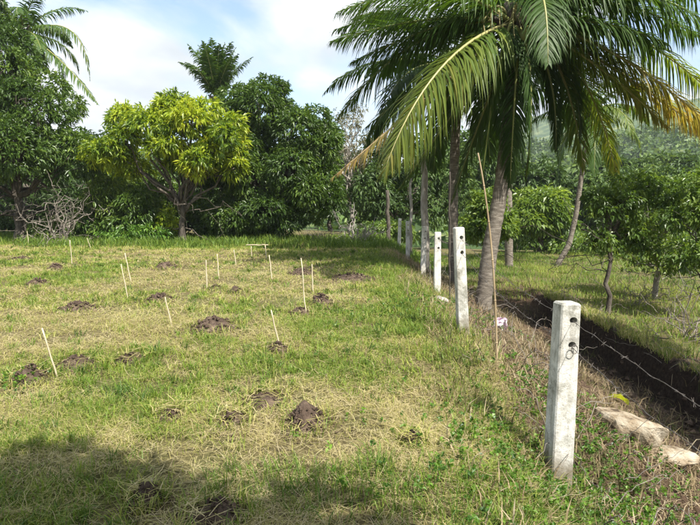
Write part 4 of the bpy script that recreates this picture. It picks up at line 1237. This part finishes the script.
# clumps: many blades fanning out of one root
nt_ = 9000
ty = 1.8 + 22 * rng.random(nt_) ** 1.7; tx = rng.uniform(-1, 1, nt_) * (0.74 * ty + 2.0)
ok = (tx < edge_x(ty) + 0.1) & (rng.random(nt_) < 0.15 + 0.85 * greenness(tx, ty)) & (mound_mask(tx, ty) < 0.3)
tx, ty = tx[ok], ty[ok]
pb = 16
rad_ = np.repeat(rng.uniform(0.012, 0.05, len(tx)), pb)
bx_ = np.repeat(tx, pb) + rng.normal(0, 1, len(tx) * pb) * rad_; by_ = np.repeat(ty, pb) + rng.normal(0, 1, len(tx) * pb) * rad_
th = np.repeat(rng.uniform(0.06, 0.15, len(tx)), pb) * rng.uniform(0.6, 1.1, len(bx_))
tc_l = np.clip(np.repeat(rng.normal(0.24, 0.13, len(tx)), pb) + rng.normal(0, 0.06, len(bx_)), 0, 0.7)
blades(gfield, bx_, by_, th, 0.0045 + 0.0008 * by_, 1.1, tc_l, rng)
tag(gfield.build('field_grass', M['grass'], smooth=False), 'short green grass growing across the field', 'grass', kind='stuff')
tag(straw.build('cut_straw', M['grass'], smooth=False), 'dry yellow grass cuttings strewn over the field', 'straw', kind='stuff')

# dry grass, stems and litter on the bank
rng = np.random.default_rng(1102)
bk = MB()
n = 70000
y = 2.2 + 17 * rng.random(n) ** 1.5; x = edge_x(y) + rng.uniform(-0.35, 4.2, n)
cl = vnoise(x * 2.2, y * 2.2, 95)
ok = rng.random(n) < (0.15 + 1.2 * np.clip(cl - 0.3, 0, 1)) * (1 - 0.75 * sstep(1.6, 3.2, x - edge_x(y)))
x, y = x[ok], y[ok]
tt = np.clip(0.66 + rng.normal(0, 0.17, len(x)) - 0.35 * (vnoise(x * 1.3, y * 1.3, 97) > 0.62), 0.05, 1)
half = rng.random(len(x)) < 0.5
blades(bk, x[half], y[half], rng.uniform(0.06, 0.22, half.sum()), 0.0055 + 0.0006 * y[half].mean(), 0.9, tt[half], rng)
blades(bk, x[~half], y[~half], rng.uniform(0.08, 0.28, (~half).sum()), np.full((~half).sum(), 0.006), 0.9, tt[~half], rng, lie=True)
tag(bk.build('bank_grass', M['dead_grass'], smooth=False), 'dry tan grass and stems on the brown bank', 'dry grass', kind='stuff')

# grass on the neighbour's lower land
rng = np.random.default_rng(1103)
lw = MB()
n = 92000
y = 6 + 24 * rng.random(n) ** 0.8; x = rng.uniform(3.5, 22, n)
ok = (x < 0.74 * y + 3) & ((x > 5.25) | (y > 16)) & (x > edge_x(y) + 0.8) & (vnoise(x * 0.9, y * 0.9, 99) + 0.35 * rng.random(n) > 0.42)
x, y = x[ok], y[ok]
g = greenness(x + 40, y)
blades(lw, x, y, rng.uniform(0.06, 0.2, len(x)), 0.014, 0.8, 0.42 - 0.28 * g + rng.normal(0, 0.1, len(x)), rng)

# ragged dry grass hanging over the cut and clods fallen from it
rng = np.random.default_rng(1107)
n = 6000
y = rng.uniform(5.5, 15.5, n); x = 5.05 - 0.55 * fbm(y * 0.7, 0.7, 31, 3) - 0.3 * fbm(y * 3.1, 0.2, 33, 3) + np.abs(rng.normal(0.02, 0.22, n)) + 0.08
k = vnoise(x * 1.7, y * 1.7, 141) > 0.38
x, y = x[k], y[k]
blades(lw, x, y, rng.uniform(0.08, 0.26, len(x)), 0.009, 1.2, rng.uniform(0.15, 0.95, len(x)), rng)
cm_ = MB()
ov = np.array([(1, 0, 0), (0, 1, 0), (-1, 0, 0), (0, -1, 0), (0, 0, 1), (0, 0, -1)], float)
of = np.array([(0, 1, 4), (1, 2, 4), (2, 3, 4), (3, 0, 4), (1, 0, 5), (2, 1, 5), (3, 2, 5), (0, 3, 5)])
for _ in range(900):
    yy = rng.uniform(3.5, 15); xx = 4.55 + rng.normal(0, 0.35) if rng.random() < 0.6 else edge_x(yy) + rng.uniform(0.5, 3.0)
    sz = rng.uniform(0.012, 0.06) * rng.random() ** 0.6 + 0.008
    cm_.add(ov * rng.uniform(0.6, 1.3, (6, 1)) * sz + rng.normal(0, sz * 0.25, (6, 3)) + np.array([float(xx), yy, hz(float(xx), yy) + sz * 0.3]), of)
tag(cm_.build('soil_clods', M['soil'], smooth=False), 'loose soil clods on the bank and in the sunken track', 'soil', kind='stuff')

tag(lw.build('lower_grass', M['grass'], smooth=False), 'green grass on the lower land beyond the sunken track', 'grass', kind='stuff')

# lush longer grass: field edge, far edge, post feet, foreground shade
rng = np.random.default_rng(1104)
lg = MB()
def tuft_area(n, fx, fy, h0, h1, w, t0, t1):
    x, y = fx(n), fy(n)
    if callable(x): pass
    k = vnoise(x * 1.9, y * 1.9, 111) + 0.25 * rng.random(n) > 0.5
    x, y = x[k], y[k]
    blades(lg, x, y, rng.uniform(h0, h1, len(x)), w, 0.8, rng.uniform(t0, t1, len(x)), rng)
tuft_area(26000, lambda n: rng.uniform(-18, 3.2, n), lambda n: rng.uniform(19.5, 25.5, n), 0.12, 0.4, 0.022, 0.0, 0.38)
tuft_area(9000, lambda n: rng.normal(1.05, 0.28, n), lambda n: rng.uniform(3.0, 16, n), 0.06, 0.17, 0.007, 0.08, 0.5)
tuft_area(9000, lambda n: rng.uniform(-2.8, 1.1, n), lambda n: rng.uniform(1.9, 3.4, n), 0.06, 0.16, 0.005, 0.0, 0.35)
for (x, y, *_r) in POSTS[:3]:
    n = 500
    xx = rng.normal(x, 0.17, n); yy = rng.normal(y - 0.05, 0.17, n)
    out_ = (np.abs(xx - x) > 0.085) | (np.abs(yy - y) > 0.085)
    blades(lg, xx[out_], yy[out_], rng.uniform(0.07, 0.2, out_.sum()), 0.006, 0.8, rng.uniform(0.05, 0.6, out_.sum()), rng)
for (mx_, my_, mr_) in MPOS:
    n = 45
    a = rng.uniform(0, 6.28, n); q = mr_ * 1.3 * rng.random(n) ** 0.5
    blades(lg, mx_ + np.cos(a) * q, my_ + np.sin(a) * q, rng.uniform(0.05, 0.2, n), np.full(n, 0.004 + 0.0004 * my_), 0.5, rng.uniform(0.5, 0.9, n), rng, lie=True, zoff=0.05)
    n = 160
    a = rng.uniform(0, 6.28, n); q = mr_ * rng.normal(1.2, 0.16, n)
    blades(lg, mx_ + np.cos(a) * q, my_ + np.sin(a) * q * 1.25, rng.uniform(0.05, 0.13, n), 0.005 + 0.0005 * my_, 0.9, rng.uniform(0.1, 0.75, n), rng)
tag(lg.build('long_grass', M['grass'], smooth=False), 'longer lush grass along the field edges and post feet', 'grass', kind='stuff')

# broad-leaved weeds
rng = np.random.default_rng(1105)
wm = MB()
def weeds(n, cxs, per_=7, leaf=0.032):
    P = np.array(cxs)
    P = P[:, :2]
    z = height(P[:, 0], P[:, 1]) + rng.uniform(0.02, 0.11, len(P))
    C = np.stack([P[:, 0], P[:, 1], z], -1)
    Nn_ = np.tile([0, 0, 0.6], (len(P), 1))
    leaves(wm, C, Nn_, per_, leaf, leaf * 0.36, -0.1, 0.7, rng, 0.1, 1.0)
pts_ = []
for (cx_, cy_, r_, n_) in ((1.25, 3.75, 0.35, 260), (1.75, 3.7, 0.38, 260), (1.55, 3.35, 0.5, 260), (0.7, 3.1, 0.5, 90), (2.2, 4.3, 0.4, 260), (2.6, 5.2, 0.4, 160), (1.9, 5.4, 0.4, 160), (2.1, 6.2, 0.25, 60), (1.3, 8.6, 0.35, 120), (2.4, 9.6, 0.4, 100),
                           (-2.9, 4.9, 0.12, 40), (0.45, 7.6, 0.6, 40)):
    a = rng.normal(0, r_, (n_, 2)) + np.array([cx_, cy_]); pts_.append(a)
pts_ = np.concatenate(pts_)
inpost = np.zeros(len(pts_), bool)
for (x, y, *_r) in POSTS: inpost |= (np.abs(pts_[:, 0] - x) < 0.1) & (np.abs(pts_[:, 1] - y) < 0.1)
weeds(0, pts_[~inpost])
tag(wm.build('weeds', M['weed'], smooth=False), 'small broad-leaved green weeds round the nearest post and in the foreground', 'weeds', kind='stuff')

# dry brush along the fence and the track edge
rng = np.random.default_rng(1106)
br = MB()
for k in range(170):
    y0 = rng.uniform(3.2, 15); 
    x0 = (edge_x(y0) + rng.uniform(0.35, 1.5)) if rng.random() < 0.55 else 5.2 + rng.normal(0, 0.15)
    z0 = hz(x0, y0)
    a = rng.uniform(0, 6.28); L = rng.uniform(0.25, 0.8)
    p = limb_path((x0, y0, z0 - 0.02), (x0 + math.cos(a) * L, y0 + math.sin(a) * L, z0 + rng.uniform(0.05, 0.4)), rng, 14, 0.014, 0.35)
    tube(br, p, np.linspace(0.005, 0.0018, 14), 4, rng.random(), cap=False)
tag(br.build('dry_brush', M['twig']), 'thin dry stems tangled along the fence bank and track edge', 'brush', kind='stuff')

# ------------------------------------------------------------------ tree behind the camera that shades the bottom of the picture
def shade_caster():
    sh = np.array([-1.95, 2.1, 0.0])
    hgt = 4.6
    off = hgt / math.tan(SUN_EL)
    c = sh + np.array([SUN_AZ[0] * off, SUN_AZ[1] * off, hgt])
    b = np.array([2.6, -4.2, hz(2.6, -4.2)])
    rg = np.random.default_rng(1201)
    lob = make_lobes(c, (1.9, 1.45, 0.8), 16, rg, (0.2, 0.42)) + make_lobes(c + np.array([1.75, -0.15, 0.1]), (1.35, 1.1, 0.7), 12, rg, (0.2, 0.4)) + make_lobes(c + np.array([1.4, -1.9, 0.9]), (1.6, 1.5, 1.0), 9, rg)
    tree('mango_tree', 'tree behind the viewpoint whose crown shades the bottom of the picture', 'tree', b, lob, 1900, 9, 0.24, 0.04, 'mango_dark', 0.16, 1202, shell=0.7, nlimb=12, trunk_top=np.array([1.9, -3.2, 2.6]), under=0.6)
shade_caster()

def bank_shader():
    """tree standing right of the viewpoint, out of the picture, that shades the sunken track"""
    hgt = 4.9
    off = (hgt + 1.3) / math.tan(SUN_EL)
    rg = np.random.default_rng(1211)
    lob = []
    for (sx_, sy_, rx_, ry_) in ((4.1, 10.8, 0.85, 2.2), (4.2, 7.8, 0.95, 1.8), (4.0, 4.9, 1.0, 1.2)):
        c = np.array([sx_ + SUN_AZ[0] * off, sy_ + SUN_AZ[1] * off, hgt - 1.3 + 0.6])
        lob += make_lobes(c, (rx_, ry_, 0.75), 9, rg)
    b = np.array([8.6, 2.6, hz(8.6, 2.6)])
    tree('mango_tree', 'tree outside the right edge whose crown shades the sunken track', 'tree', b, lob, 1100, 9, 0.24, 0.04, 'mango_dark', 0.15, 1212, nlimb=16, trunk_top=np.array([8.3, 3.0, 2.0]), under=0.6)
bank_shader()

# ------------------------------------------------------------------ hazy valley air
def haze_box():
    bm = bmesh.new()
    bmesh.ops.create_cube(bm, size=1.0)
    for v in bm.verts:
        v.co = (v.co.x * 1300, v.co.y * 1400 + 560, -8 if v.co.z < 0 else 190)
    me = bpy.data.meshes.new('haze'); bm.to_mesh(me); bm.free()
    m, n, out = new_mat('haze_air')
    pv = n.nodes.new('ShaderNodeVolumePrincipled')
    pv.inputs['Color'].default_value = (0.80, 0.88, 1.0, 1)
    pv.inputs['Density'].default_value = 0.00032
    pv.inputs['Anisotropy'].default_value = 0.0
    n.links.new(pv.outputs[0], out.inputs['Volume'])
    me.materials.append(m)
    o = bpy.data.objects.new('haze', me); COL.objects.link(o)
    tag(o, 'thin bluish haze in the valley air', 'haze', kind='stuff')
haze_box()
